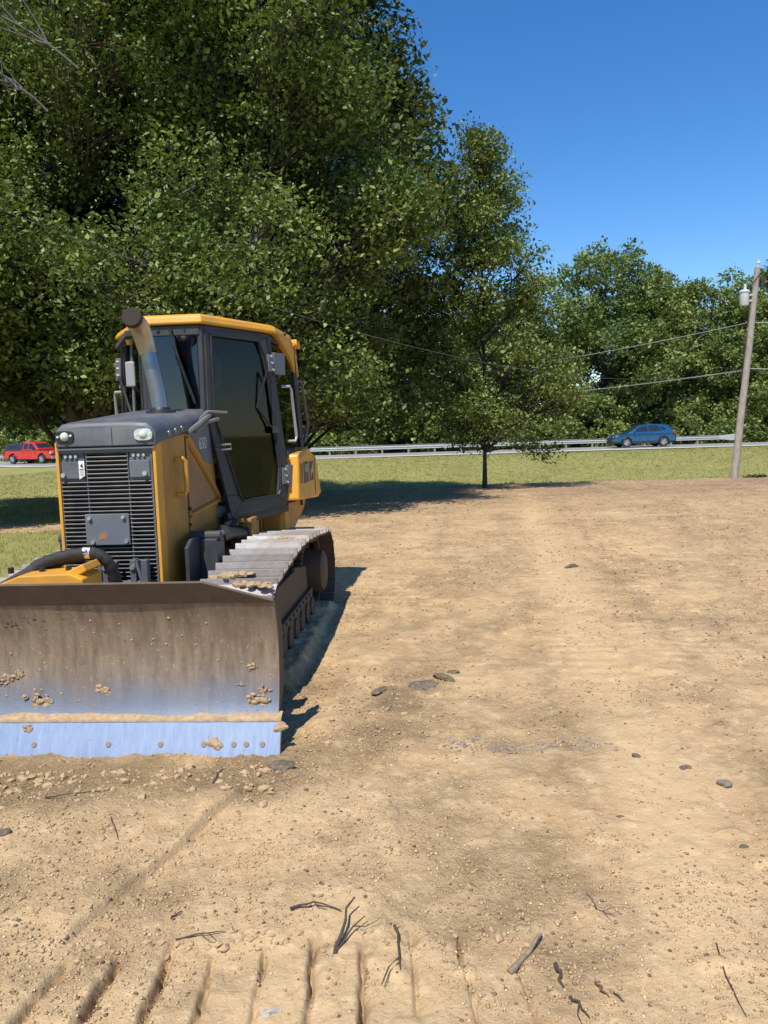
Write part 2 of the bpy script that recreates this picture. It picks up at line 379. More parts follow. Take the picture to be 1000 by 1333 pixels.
# grouser cuts of a crawler track that ran across the foreground
GR = [(-1.115, 2.40, -1.17, 2.13, 1.5), (-.945, 2.43, -.975, 2.10, 1.3), (-.775, 2.45, -.778, 2.24, 1.1), (-.62, 2.42, -.615, 2.20, .85), (-.445, 2.46, -.443, 2.22, .7),
      (-.285, 2.47, -.272, 2.05, .8), (-.118, 2.42, -.112, 2.03, .95), (.043, 2.50, .052, 2.30, .6), (.208, 2.46, .222, 2.25, .42), (.38, 2.36, .40, 2.2, .25)]
edge_t = 2.45 + .03*fbm(X, Y*0+3, .3, 3)
inside = sstep(edge_t+.02, edge_t-.03, Y)*sstep(.85, .4, X)*sstep(-1.9, -1.5, X)
h = h*(1-.25*inside) - .010*inside
h -= .030*sstep(-.3, -.6, X)*sstep(3.80, 3.95, Y)*sstep(7.5, 6.5, Y)
for (x0, y0, x1, y1, a) in GR:
    t, s, Ln = lineseg(x0, y0, x1, y1); s = s + .010*fbm(X, Y, .09, 2)
    k = sstep(-.04, .05, t)*(sstep(Ln+.25, Ln-.02, t))
    h -= (.042+.012*a)*k*min(1, .35+a*.65)*np.clip(.9+1.0*fbm(X*2, Y, .12, 3), .25, 1.2)*np.where(s > 0, np.exp(-(s/(.006+.003*a))**2), np.exp(-np.abs(s/(.010+.018*max(0, a-.6)))**1.3))
    h += .014*k*min(1, a)*fbm(X, Y, .05, 3)*np.exp(-(s/.06)**2)
    h += .005*a*k*np.exp(-((s-.030)/.020)**2)*np.clip(.3+1.5*fbm(X, Y, .06, 2), 0, 1.4)        # pad lifts the soil on one side of each cut
    h += .020*a*np.exp(-((t+.02)/.035)**2)*np.exp(-(s/.06)**2)*np.maximum(0, .4+fbm(X, Y, .05, 2))
    moist_shade += .95*k*np.exp(-(s/(.008+.005*a))**2)*min(1, .35+a*.6)*np.clip(.7+1.2*fbm(X, Y, .1, 2), .2, 1)  # damp soil in the cut, plus its depth shade painted dark
# worn tracks with faint cleat bars
for (x0, y0, x1, y1, wd, amp) in ((2.35, 5.2, 4.2, 17, .30, .013), (.22, 3.4, .75, 8, .26, .010), (1.35, 3.6, 2.2, 13, .26, .009), (3.6, 6, 6.6, 18, .3, .010), (-.1, 6.2, .9, 16, .27, .010)):
    t, s, Ln = lineseg(x0, y0, x1, y1); k = sstep(wd*1.15, wd*.75, np.abs(s))*sstep(0, .8, t)*sstep(Ln, Ln-1.5, t)*np.clip(.45+.9*fbm(X, Y, 1.1, 2), 0, 1)
    bars = np.clip(np.sin(t*2*math.pi/.17+1.2*fbm(X, Y, .5, 2))*1.6, -1, 1)
    h += k*amp*bars; moist_shade += .45*k*np.maximum(0, -bars)  # shade of the cleat bars put into the colour
# long drag streaks left by blade and tracks, running away towards the trees
SX, SY = X-.10*Y, Y
streak = fbm(SX*1.0, SY*.045+7, .16, 4, .6); streak2 = fbm(SX+11, SY*.03, .45, 3)
band = np.clip(.5+1.2*fbm(X, Y, 2.2, 2), .1, 1.2)*sstep(2.6, 3.4, Y)
h += band*(.012*streak+.012*streak2)
moist_shade += band*np.clip(.45*-streak+.22*streak2, -.2, .4)
# soil packed round the lower run of both tracks
ca, sa = math.cos(R_(4)), math.sin(R_(4)); LX = (X+1.87)*ca-(Y-5.2)*sa; LY = (X+1.87)*sa+(Y-5.2)*ca
for xt in (.885, -.78): h += .062*sstep(.34, .25, np.abs(LX-xt))*sstep(-.05, .15, LY)*sstep(2.62, 2.40, LY)*(1+.5*fbm(X, Y, .09, 3))
# smooth pale strip along the right
t, s, Ln = lineseg(1.05, 2.0, 3.4, 18); st_ = np.exp(-(s/.28)**2)
h = h*(1-.30*st_)
# root scrape marks in the foreground
for (x, y, r, a) in ((-.26, 2.45, .055, .022), (-.10, 2.44, .05, .016), (.04, 2.47, .04, .02), (.205, 2.46, .045, .016), (-.95, 2.44, .06, .012), (.52, 2.43, .05, .012)):
    h -= a*np.exp(-(((X-x)/r)**2+((Y-y)/(r*.8))**2))*(1+.8*fbm(X, Y, .03, 2)); moist_shade += .8*np.exp(-(((X-x)/r)**2+((Y-y)/(r*.8))**2))
moist_shade += .40*np.clip(fbm(X, Y, 1.7, 4)-.2, 0, .4)*sstep(2.5, 5, Y)
moist_shade += .85*sstep(11.5, 23, Y + 2.5*fbm(X, Y, 4, 3)) + .40*sstep(9, 19, Y)*np.clip(fbm(X, Y*2.5, 2, 3)+.2, 0, 1)
moist_shade += .22*sstep(.5, .0, np.abs(Y-3.72))*sstep(-1.0, -2.1, X)*np.clip(.4+fbm(X, Y, .3, 3), 0, 1)
for (x, y, rx, ry, a) in ((.62, 4.05, .22, .05, .5), (1.02, 4.0, .12, .04, .45), (1.15, 4.05, .1, .03, .5), (2.1, 12.5, .45, .5, .55), (.45, 8.9, .3, .4, .25), (3.1, 8.5, .5, .5, .3), (.95, 6.5, .5, .3, .22), (5.6, 13.5, 1.5, .6, .35)):
    moist_shade += a*np.exp(-(((X-x)/rx)**2+((Y-y)/ry)**2))*np.clip(.5+1.2*fbm(X, Y, .25, 3), 0, 1.2)
moist_shade -= .15*st_
pale = np.clip(.36*SCR*np.clip(.7+.8*fbm(X, Y, .6, 3), 0, 1.2)+.12*st_+.15*sstep(3.2, 2.4, Y), 0, .6)
for (x0, y0, x1, y1, wd, tn) in ((1.0, 1.9, 3.3, 18, .20, .40), (1.55, 1.9, 4.2, 18, .12, -.22), (1.95, 1.9, 5.2, 18, .22, .25), (.45, 3.2, 2.0, 18, .25, .22), (.85, 3.2, 2.6, 18, .10, -.20), (-.35, 4.3, 1.1, 17, .22, .30), (-.05, 4.3, 1.5, 17, .10, -.22), (2.9, 3.5, 7.5, 18, .3, .2), (2.5, 3.0, 6.3, 18, .12, -.2), (-1.2, 2.45, -.75, 3.7, .16, .25), (-.62, 2.5, -.30, 4.2, .16, .22)):
    t, s, Ln = lineseg(x0, y0, x1, y1); s = s+.05*fbm(X, Y, .8, 3); k = np.exp(-(s/wd)**2)*sstep(-.3, .6, t)*sstep(Ln, Ln-3, t)*np.clip(.65+.9*fbm(X*2, Y*.5, .7, 4), 0, 1.2)
    if tn > 0: pale += 1.5*tn*k
    else: moist_shade -= 1.7*tn*k
pale = np.clip(pale + .35*np.clip(streak*band, 0, 1), 0, .8)
moist_shade = np.clip(moist_shade*.8-.06, 0, .95)
E_ = dirt_edge(X, Y)
Z = BZ + .012*sstep(-.1, .5, E_) - .10*sstep(.05, -.25, E_) + h*sstep(26, 6, Y)*.6 + h*.4
keep = E_ > -.3
I = np.arange(X.size).reshape(X.shape)
Q = np.stack([I[:-1, :-1], I[:-1, 1:], I[1:, 1:], I[1:, :-1]], -1).reshape(-1, 4)
kq = keep.ravel()[Q].any(1)
used = np.zeros(X.size, bool); used[Q[kq].ravel()] = True; remap = np.cumsum(used)-1
tag(mesh_np('dirt_lot', np.stack([X, Y, Z], -1).reshape(-1, 3)[used], [remap[Q[kq]]], DIRT, smooth=True, attrs={'pale': ('POINT', pale.ravel()[used]), 'moist_shade': ('POINT', moist_shade.ravel()[used]), 'rough': ('POINT', rough.ravel()[used])}), kind='structure')
DX, DY, DZ = X, Y, Z
def dirt_z(x, y):
    i = min(max(int(np.searchsorted(rows, y)), 0), len(rows)-1); j = int(np.argmin(np.abs(X[i]-x))); return float(Z[i, j])

# ------------------------------------------------------------------ road
def strip(name, s0, s1, dz, mat, x0=-75, x1=90, n=220, thick=None):
    xs = np.linspace(x0, x1, n); V = []
    for s in (s0, s1):
        y = s + road_shift(xs); z = .05 - .30*sstep(-14, -30, xs) + dz
        V.append(np.stack([xs, y, np.full(n, 0)+z], -1))
    V = np.concatenate(V); k = np.arange(n-1); Q = np.stack([k, k+1, n+k+1, n+k], -1)
    return tag(mesh_np(name, V, [Q], mat, smooth=True), kind='structure')
ASPH = simple_noise('worn_asphalt', (.20, .20, .195), (.27, .265, .255), 3, .9)
GRAV = simple_noise('pale_gravel', (.50, .47, .42), (.68, .65, .60), 20, .95)
WHT = simple_noise('road_paint', (.68, .68, .66), (.8, .8, .78), 12, .8)
YEL = simple_noise('yellow_road_paint', (.62, .42, .06), (.7, .5, .09), 12, .8)
strip('road', 51.6, 57.6, .0, ASPH)
strip('road_shoulder', 50.4, 51.6, -.002, GRAV)
strip('road_edge_line', 51.85, 52.0, .005, WHT)
strip('road_far_edge_line', 57.2, 57.35, .005, WHT)
strip('road_centre_line', 54.52, 54.62, .005, YEL)

# ------------------------------------------------------------------ trees
def tubes_np(paths, n):
    """paths: list of (pts (k,3), radii (k,)) -> verts, quads"""
    V = []; F = []; off = 0
    an = np.arange(n)*2*np.pi/n
    for P, r in paths:
        P = np.asarray(P, float); k = len(P)
        d = np.gradient(P, axis=0); d /= np.linalg.norm(d, axis=1, keepdims=True)+1e-9
        ref = np.where(np.abs(d[:, 2:3]) < .9, np.array([[0, 0, 1.]]), np.array([[1., 0, 0]]))
        if k > 2: ref = np.repeat(ref[:1] if abs(d[0, 2]) < .9 else np.array([[1., 0, 0]]), k, 0)
        uu = np.cross(d, ref); uu /= np.linalg.norm(uu, axis=1, keepdims=True)+1e-9; vv = np.cross(d, uu)
        ring = P[:, None] + (uu[:, None]*np.cos(an)[None, :, None] + vv[:, None]*np.sin(an)[None, :, None])*np.asarray(r)[:, None, None]
        V.append(ring.reshape(-1, 3)); i = np.arange(k*n).reshape(k, n); j = np.roll(i, -1, 1)
        F.append((np.stack([i[:-1], j[:-1], j[1:], i[1:]], -1).reshape(-1, 4)+off)); off += k*n
    return np.concatenate(V), np.concatenate(F)
def leaves_np(C, size, g, up=.35, elong=.62):
    n = len(C)
    N = g.normal(size=(n, 3)); N[:, 2] = np.abs(N[:, 2])*(1-up)+up*1.6; N /= np.linalg.norm(N, axis=1, keepdims=True)
    A = g.normal(size=(n, 3)); A[:, 2] -= .5; A -= N*(A*N).sum(1, keepdims=True); A /= np.linalg.norm(A, axis=1, keepdims=True)+1e-9
    B = np.cross(N, A); L = (size*(.45+1.15*g.random(n)**1.4))[:, None]
    V = np.stack([C-A*L*.5, C+B*L*elong*.5+A*L*.05, C+A*L*.55-N*L*.12, C-B*L*elong*.5+A*L*.05], 1)
    return V.reshape(-1, 3), np.arange(n*4).reshape(n, 4)
def bez(p0, p1, p2, k):
    t = np.linspace(0, 1, k)[:, None]; return (1-t)**2*p0 + 2*t*(1-t)*p1 + t*t*p2
def make_tree(name, loc, H, R, hb, seed, nlobe, nclump, nleaf, leaf, lmat, bmat, r0, prof, clump=.55, lean=(0, 0), lobe_r=.30, lobes=None, bias=(0, 0), rootdip=.3, twig=True, zmin=.12, extra=()):
    """trunk with limbs; leaf clumps gathered round limb ends.  prof(u) = crown radius over height, u 0..1"""
    g = np.random.default_rng(seed); root = empty(name, loc)
    k = 9; t = np.linspace(0, 1, k); wob = np.cumsum(g.normal(0, .010*H, (k, 2)), 0)*.5; wob -= wob[0]
    TR = np.stack([lean[0]*t*H+wob[:, 0]*t, lean[1]*t*H+wob[:, 1]*t, -rootdip+t*(H*.92+rootdip)], -1)
    rad = r0*(1-.9*t)**.9 + .012; rad[0] *= 1.5
    paths = [(TR, rad)]; tw = []; CC = []; CT = []; CR = []
    def trunk_at(z):
        f = np.clip((z+rootdip)/(H*.92+rootdip), 0, 1); return np.array([np.interp(f, t, TR[:, i]) for i in range(3)]), np.interp(f, t, rad)
    if lobes is None:
        lobes = []
        for i in range(nlobe):
            uu = ((i+.5)/nlobe)**.9; z = hb+(H-hb)*uu; rr = R*prof(uu)
            az = i*2.39996+g.normal(0, .35); q = rr*(.35+.65*math.sqrt(g.random()))
            ax, ay = trunk_at(z)[0][:2]
            lobes.append((ax+math.cos(az)*q+bias[0]*rr, ay+math.sin(az)*q+bias[1]*rr, z+g.normal(0, .02*H), (lobe_r*R*(.6+.5*prof(uu)))*(.75+.5*g.random())))
    lobes = list(lobes)+list(extra)
    for (lx_, ly_, lz_, lr) in lobes:
        lz_ = max(lz_, zmin+.75*lr)
        c = np.array([lx_, ly_, lz_]); d = math.hypot(lx_-lean[0]*lz_, ly_-lean[1]*lz_)
        a, ra = trunk_at(max(hb*.75, lz_-.55*d-.06*H)); mid = (a+c)/2 + np.array([0, 0, .12*d])
        lim = bez(a, mid, c, 6); rl = np.linspace(min(ra*.5, .025+.014*d), .012, 6); paths.append((lim, rl))
        nc = max(3, int(nclump*(lr/(lobe_r*R))**2))
        for _ in range(nc):
            v = g.normal(size=3); v /= np.linalg.norm(v); q = lr*(.45+.6*g.random()**.6)
            p = c + v*q*np.array([1, 1, .72])
            if p[2] < zmin+.15: continue
            CC.append(p); CT.append(g.random()); CR.append(clump*(.65+.7*g.random()))
            if twig:
                s = lim[g.integers(2, 6)]; tw.append((bez(s, (s+p)/2+g.normal(0, .08*lr, 3), p, 3), np.array([.014, .009, .004])*(1+H/18)))
    V, F = tubes_np(paths, 7)
    o = mesh_np('trunk', V, [F], bmat, root, smooth=True)
    if tw:
        V, F = tubes_np(tw, 3); mesh_np('twigs', V, [F], bmat, root, smooth=True)
    CC = np.array(CC); CR = np.array(CR); CT = np.array(CT)
    idx = np.repeat(np.arange(len(CC)), np.maximum(4, (nleaf*(CR/clump)**2).astype(int)))
    off = g.normal(size=(len(idx), 3)); off /= (np.linalg.norm(off, axis=1, keepdims=True)+1e-6); off *= (g.random((len(idx), 1))**.45)
    vz = .42+.95*g.random(len(CC))**1.5; hz = 1/np.sqrt(.6+.55*vz)
    P = CC[idx] + off*CR[idx][:, None]*np.stack([hz, hz, vz], -1)[idx]; P[:, 2] -= .25*CR[idx]*(off[:, 0]**2+off[:, 1]**2)
    kk = P[:, 2] > zmin + .25*np.sin(P[:, 0]*2.1)+.25*np.sin(P[:, 1]*1.7+1); P = P[kk]; idx = idx[kk]
    V, F = leaves_np(P, np.full(len(P), leaf), g)
    tint = np.clip(.55*CT[idx]+.45*g.random(len(P)), 0, 1)
    mesh_np('crown', V, [F], lmat, root, attrs={'tint': ('FACE', tint)})
    return root
def copy_tree(o, parent=None):
    c = o.copy(); COL.objects.link(c); c.parent = parent
    for ch in list(o.children): copy_tree(ch, c)
    return c
BARK = bark('grey_bark', (.05, .042, .036), (.13, .11, .09)); BARKP = bark('pinkish_bark', (.10, .065, .05), (.22, .15, .12))
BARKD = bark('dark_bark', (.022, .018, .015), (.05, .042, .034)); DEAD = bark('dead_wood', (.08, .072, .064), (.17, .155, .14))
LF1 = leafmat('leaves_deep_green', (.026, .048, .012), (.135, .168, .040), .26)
LF5 = leafmat('leaves_wood_green', (.055, .095, .020), (.27, .325, .10), .32); LF6 = leafmat('leaves_wood_light', (.075, .115, .024), (.33, .37, .115), .34)
LF2 = leafmat('leaves_mid_green', (.022, .046, .009), (.265, .330, .080), .24)
LF3 = leafmat('leaves_yellow_green', (.034, .062, .012), (.31, .365, .090), .26)
LF4 = leafmat('leaves_dark', (.012, .026, .009), (.045, .070, .020), .2)  # near-black leaf colour paints shade into the gaps between front crowns

broad = lambda u: max(.15, math.sin(math.pi*min(1, .16+.80*u))**.7)
tall = lambda u: max(.16, (1-u)**.55*min(1, .55+u*2.2))
cone = lambda u: max(.10, (1-u)**.75*min(1, .62+u*1.6))
GB = 'big trees behind the bulldozer'
def gz(x, y): return float(ground_z(x, y))
def big(x, y, *a, label, **k):
    tr_ = make_tree('leafy_tree', (x, y, gz(x, y)), *a, **k); return tag(tr_, label, 'tree', GB)
big(-2.6, 16.9, 14.6, 3.65, 1.2, 11, 54, 34, 105, .095, LF2, BARK, .26, tall, lobe_r=.32, zmin=1.9, clump=.6, bias=(.05, -.05), label='tall broad leafy tree right behind the cab, its crown edge against the open sky')
big(-7.2, 18.2, 18.0, 4.4, 1.3, 22, 42, 34, 105, .095, LF2, BARKP, .18, broad, extra=((-.2, -1.6, 7.5, 1.25), (.6, -1.5, 9.2, 1.2), (-.9, -1.4, 9.0, 1.2), (1.4, -1.3, 8.0, 1.15)), lobe_r=.32, zmin=2.3, clump=.6, label='tall leafy tree with a pinkish trunk showing just above the left headlight')
big(-11.6, 16.6, 16.5, 4.4, 1.0, 33, 40, 34, 105, .095, LF3, BARK, .30, broad, lobe_r=.32, zmin=2.3, clump=.6, label='bright leafy tree cut by the left edge of the photo, above the red pickup')
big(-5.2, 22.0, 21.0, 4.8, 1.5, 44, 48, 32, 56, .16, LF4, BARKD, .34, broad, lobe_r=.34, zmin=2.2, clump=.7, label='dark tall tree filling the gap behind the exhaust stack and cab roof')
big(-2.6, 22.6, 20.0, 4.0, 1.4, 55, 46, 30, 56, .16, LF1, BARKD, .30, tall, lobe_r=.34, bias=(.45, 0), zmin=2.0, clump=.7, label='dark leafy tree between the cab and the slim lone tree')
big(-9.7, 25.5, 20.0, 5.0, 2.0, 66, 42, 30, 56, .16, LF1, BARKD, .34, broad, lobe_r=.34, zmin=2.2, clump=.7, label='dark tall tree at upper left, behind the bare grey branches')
st = make_tree('slim_tree', (3.12, 23.6, gz(3.12, 23.6)), 10.3, 2.6, 1.5, 77, 62, 18, 62, .095, LF3, BARKD, .055, cone, lobe_r=.27, clump=.42, zmin=.7, bias=(.30, 0), rootdip=.4)
tag(st, 'slim tree with a thin dark trunk standing where the dirt meets the grass', 'tree')

# bare dead limbs hanging out of the left crown
def dead(loc, tip, seed, n, label):
    g = np.random.default_rng(seed); a = np.zeros(3); c = np.array(tip, float); P = [(bez(a, c*.5+np.array([0, 0, .25]), c, 8), np.linspace(.022, .010, 8))]
    M_ = P[0][0]; L_ = np.linalg.norm(c)
    for i in range(n):
        s = M_[g.integers(2, 8)]; e = s + (c/L_)*L_*(.22+.35*g.random()) + g.normal(0, .16*L_, 3)*np.array([1, .7, .8]); k = bez(s, (s+e)/2+g.normal(0, .1, 3), e, 6); P.append((k, np.linspace(.014, .004, 6)))
        for _ in range(3):
            s2 = k[g.integers(2, 6)]; e2 = s2+(e-s)*.35+g.normal(0, .12, 3); P.append((bez(s2, (s2+e2)/2+g.normal(0, .03, 3), e2, 4), np.linspace(.008, .003, 4)))
    V, F = tubes_np(P, 5); o = mesh_np('dead_branch', V, [F], DEAD, smooth=True); o.location = loc
    return tag(o, label, 'branch')
dead((-4.75, 13.2, 7.75), (-1.45, -.4, .80), 5, 16, 'upper bare grey branch fanning out among the leaves at top left')
dead((-5.3, 13.2, 7.1), (-.75, -.3, .40), 6, 12, 'lower bare grey branch drooping below the larger dead branch')

# woods beyond the road: five prototypes, copies share meshes
protos = []
WL_ = .25
W_ = ((13.5, 4.6, LF5, broad, BARK), (12.0, 4.8, LF6, broad, BARK), (15.0, 4.4, LF5, tall, BARKD), (12.5, 4.2, LF6, tall, BARK), (14.0, 4.8, LF5, broad, BARKD))
def wood_proto(i):
    H, R, lm, pf, bk = W_[i]
    return make_tree('roadside_tree', (0, 0, 0), H, R, .8, 100+i, 34, 20, 56, .235, lm, bk, .2, pf, lobe_r=.33, clump=.72, twig=False)
WT = [  # x, y, proto, scale, label
 (18.9, 66, 4, 1.16, 'tallest rounded tree above the blue car, standing clear over the tree line'),
 (11.8, 68, 1, 1.06, 'yellowish green tree left of the tallest tree, above the guardrail'),
 (24.0, 67, 3, 1.14, 'mid green tree just right of the tallest tree beyond the road'),
 (28.6, 68, 0, 1.06, 'round topped tree right behind the leaning power pole'),
 (33.0, 66, 1, 1.02, 'tree at the right edge of the photo, beyond the end of the guardrail'),
 (7.2, 66, 3, .88, 'lower green tree just right of the slim lone tree, past the road'),
 (3.0, 68, 2, 1.0, 'dark tree straight behind the slim lone tree, past the road'),
 (-2.5, 67, 4, 1.05, 'dark tree beyond the road, seen to the right of the cab'),
 (-9.0, 69, 2, 1.1, 'tree beyond the road hidden mostly by the cab'),
 (-16.5, 73, 0, 1.05, 'tree beyond the road in the gap left of the exhaust stack'),
 (-24.0, 77, 1, 1.05, 'tree beyond the road just right of the red pickup'),
 (-31.0, 82, 4, 1.05, 'tree beyond the road directly above the red pickup'),
 (-38.5, 86, 3, 1.05, 'tree beyond the road at the left edge, behind the tail of the pickup'),
]
for i, (x, y, p, s, lab) in enumerate(WT):
    while len(protos) <= p: protos.append(None)
    if protos[p] is None: o = protos[p] = wood_proto(p)
    else: o = copy_tree(protos[p])
    o.location = (x, y, gz(x, y)-.1); o.rotation_euler = (0, 0, i*1.7); o.scale = (s*1.02, s*1.02, s)
    tag(o, lab, 'tree', 'trees beyond the road')
for i, (x, y, p, s) in enumerate(((14, 76, 2, .98), (20.5, 77, 0, 1.0), (26, 78, 2, .92), (31.5, 77, 4, .95), (37.5, 74, 2, 1.1), (9, 77, 4, .86), (3.5, 79, 0, 1.0), (-5, 79, 2, 1.1), (-13, 82, 4, 1.1), (-21, 86, 2, 1.1), (-29, 91, 0, 1.2), (-43, 92, 2, 1.2))):
    o = copy_tree(protos[p]); o.location = (x, y, gz(x, y)-.1); o.rotation_euler = (0, 0, 2.1+i*1.3); o.scale = (s, s, s)
    tag(o, 'leafy tree in the second row of the wood past the road', 'tree', 'second row of trees past the road')
# undergrowth behind the rail
def bush(seed, H, R, lm):
    return make_tree('roadside_bush', (0, 0, 0), H, R, .25, seed, 14, 12, 30, .24, lm, BARKD, .05, lambda u: max(.3, math.cos(u*1.35)), lobe_r=.38, clump=.5, twig=False, rootdip=.1)
bp_ = [bush(201, 2.6, 2.0, LF5), bush(202, 3.2, 2.1, LF6), bush(203, 2.3, 1.9, LF5)]
BL = 'leafy bush in the undergrowth along the road behind the guardrail'
g_ = np.random.default_rng(9); n_ = 0
for i, x in enumerate(np.arange(-40, 37, 2.9)):
    y = 61.6+float(road_shift(x))+g_.uniform(-.3, 1.4); o = bp_[i] if i < 3 else copy_tree(bp_[int(g_.integers(0, 3))])
    s = g_.uniform(.75, 1.25); o.location = (x+g_.uniform(-.7, .7), y, gz(x, y)-.05); o.rotation_euler = (0, 0, g_.uniform(0, 6)); o.scale = (s*1.1, s, s)
    tag(o, BL, 'bush', 'bushes behind the guardrail')
for (x, y, H_, R2, sd_, lab) in ((-9.3, 15.6, 6.2, 2.2, 401, 'low bushy tree at the left edge, leaves hanging just above the red pickup'), (-6.3, 16.8, 6.0, 1.9, 402, 'low bushy tree between the red pickup and the exhaust stack')):
    o = make_tree('bushy_tree', (x, y, gz(x, y)), H_, R2, 2.6, sd_, 26, 20, 60, .105, LF3 if sd_ == 401 else LF2, BARKD, .06, broad, lobe_r=.36, clump=.42, zmin=2.0); tag(o, lab, 'tree', GB)
# two lighter saplings at the wood's edge, right of the cab
for (x, y, s, lab) in ((.2, 60.9, 2.0, 'light green sapling right of the fuel tank, under the dark trees'), (4.2, 61.2, 1.6, 'smaller light sapling between the cab and the slim lone tree')):
    o = make_tree('sapling', (x, y, gz(x, y)), 4.4*s, 1.3*s, 1.3, 300+int(x*10), 18, 10, 30, .26, LF3, BARKD, .04, broad, lobe_r=.36, clump=.75, twig=False); tag(o, lab, 'tree')

# ------------------------------------------------------------------ grass
def blades(name, XY, hgt, wid, mat, seed, tuft=4):
    g = np.random.default_rng(seed); XY = np.repeat(XY, tuft, 0); n = len(XY); XY = XY + g.normal(0, .03+wid, (n, 2))
    z = ground_z(XY[:, 0], XY[:, 1]); hh = hgt*(.5+g.random(n)); a = g.random(n)*6.283; lean = g.normal(0, .45, (n, 2))*hh[:, None]
    B = np.stack([XY[:, 0], XY[:, 1], z-.01], -1); D = np.stack([np.cos(a), np.sin(a), a*0], -1)*wid*.5
    T = B + np.stack([lean[:, 0], lean[:, 1], hh], -1)
    V = np.stack([B-D, B+D, T], 1).reshape(-1, 3)
    return tag(mesh_np(name, V, [np.arange(n*3).reshape(n, 3)], mat, attrs={'tint': ('FACE', g.random(n))}), kind='stuff')
GL = leafmat('grass_blades', (.16, .175, .042), (.38, .34, .13), .25)
g_ = np.random.default_rng(21)
n = 34000; x = g_.uniform(-30, 30, n); y = 24.8 + 25.4*g_.random(n)**.8; e = dirt_edge(x, y); k = (e < -.02) & (y-road_shift(x) < 50.3) & (np.abs(x) < y*.62+2)
blades('grass', np.stack([x[k], y[k]], -1), .075, .03, GL, 1, 3)
n = 26000; x = g_.uniform(-17, -3.8, n); y = g_.uniform(7, 25, n); e = dirt_edge(x, y); k = (e < 0.05) & (g_.random(n) < .6+.6*fbm(x, y, 2, 3))
blades('grass', np.stack([x[k], y[k]], -1), .07, .012, GL, 2, 3)

# ------------------------------------------------------------------ bulldozer (local frame: x to its left side = right in the photo, y towards its rear, z up)
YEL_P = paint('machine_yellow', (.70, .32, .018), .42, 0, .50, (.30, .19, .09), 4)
YEL_SHADE = paint('dusty_shaded_yellow', (.43, .19, .016), .5, 0, .65, (.22, .125, .06), 3)  # dusty machine yellow, base darkened for sides that lie in shade
GREY_SHADE = paint('shaded_charcoal_paint', (.032, .033, .038), .55, 0, .3, (.10, .09, .075), 5)  # charcoal with shade put into the colour, for cab frame and doors
GREY_P = paint('charcoal_paint', (.080, .087, .103), .5, 0, .55, (.20, .18, .15), 5)
GREY_L = paint('grey_plate_paint', (.12, .128, .145), .5, 0, .22, (.24, .21, .18), 6)
BLACK = paint('black_paint', (.012, .012, .013), .5, 0, .25, (.09, .075, .06), 7)
RUBBER = paint('rubber', (.018, .018, .018), .75, 0, .35, (.09, .075, .06), 9)
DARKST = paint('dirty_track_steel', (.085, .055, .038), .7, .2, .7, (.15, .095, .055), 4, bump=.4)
SHOE = paint('worn_track_steel', (.40, .38, .365), .6, .25, .75, (.27, .20, .135), 5, bump=.8)
vary(SHOE)
CHROME = paint('bolt_steel', (.6, .6, .6), .35, .8, .1)
STACKM = paint('bright_exhaust_steel', (.24, .26, .30), .32, .9, .45, (.3, .22, .14), 5)
RUSTY = paint('heat_tinted_steel', (.50, .40, .30), .35, .8, .55, (.25, .15, .08), 8)
SOOT = paint('soot', (.035, .025, .02), .95, 0, .3, (.06, .04, .03), 8)
GLS = glass('cab_glass', (.34, .42, .48), .13); GLT = glass('tinted_door_glass', (.48, .52, .52), .06); GLD = glass('tinted_glass', (.07, .085, .085), .05)
LAMP = paint('lamp_lens', (.72, .72, .62), .15, .3, .1); REFL = paint('lamp_reflector', (.75, .75, .75), .2, .9, .1)
STICK = paint('white_sticker', (.75, .74, .70), .6, 0, .1); DECAL = paint('pale_decal', (.50, .50, .50), .6, 0, .15); DKDEC = paint('dark_decal', (.03, .03, .03), .5, 0, .15)
SEATM = paint('seat_cloth', (.03, .032, .036), .9); MUD = simple_noise('dry_mud', (.27, .18, .10), (.46, .33, .19), 30, .95, .6, .01)
MUDD = simple_noise('dark_mud', (.05, .03, .02), (.13, .08, .05), 30, .95, .6, .01)
ORG = paint('amber_paint', (.8, .35, .03), .25)

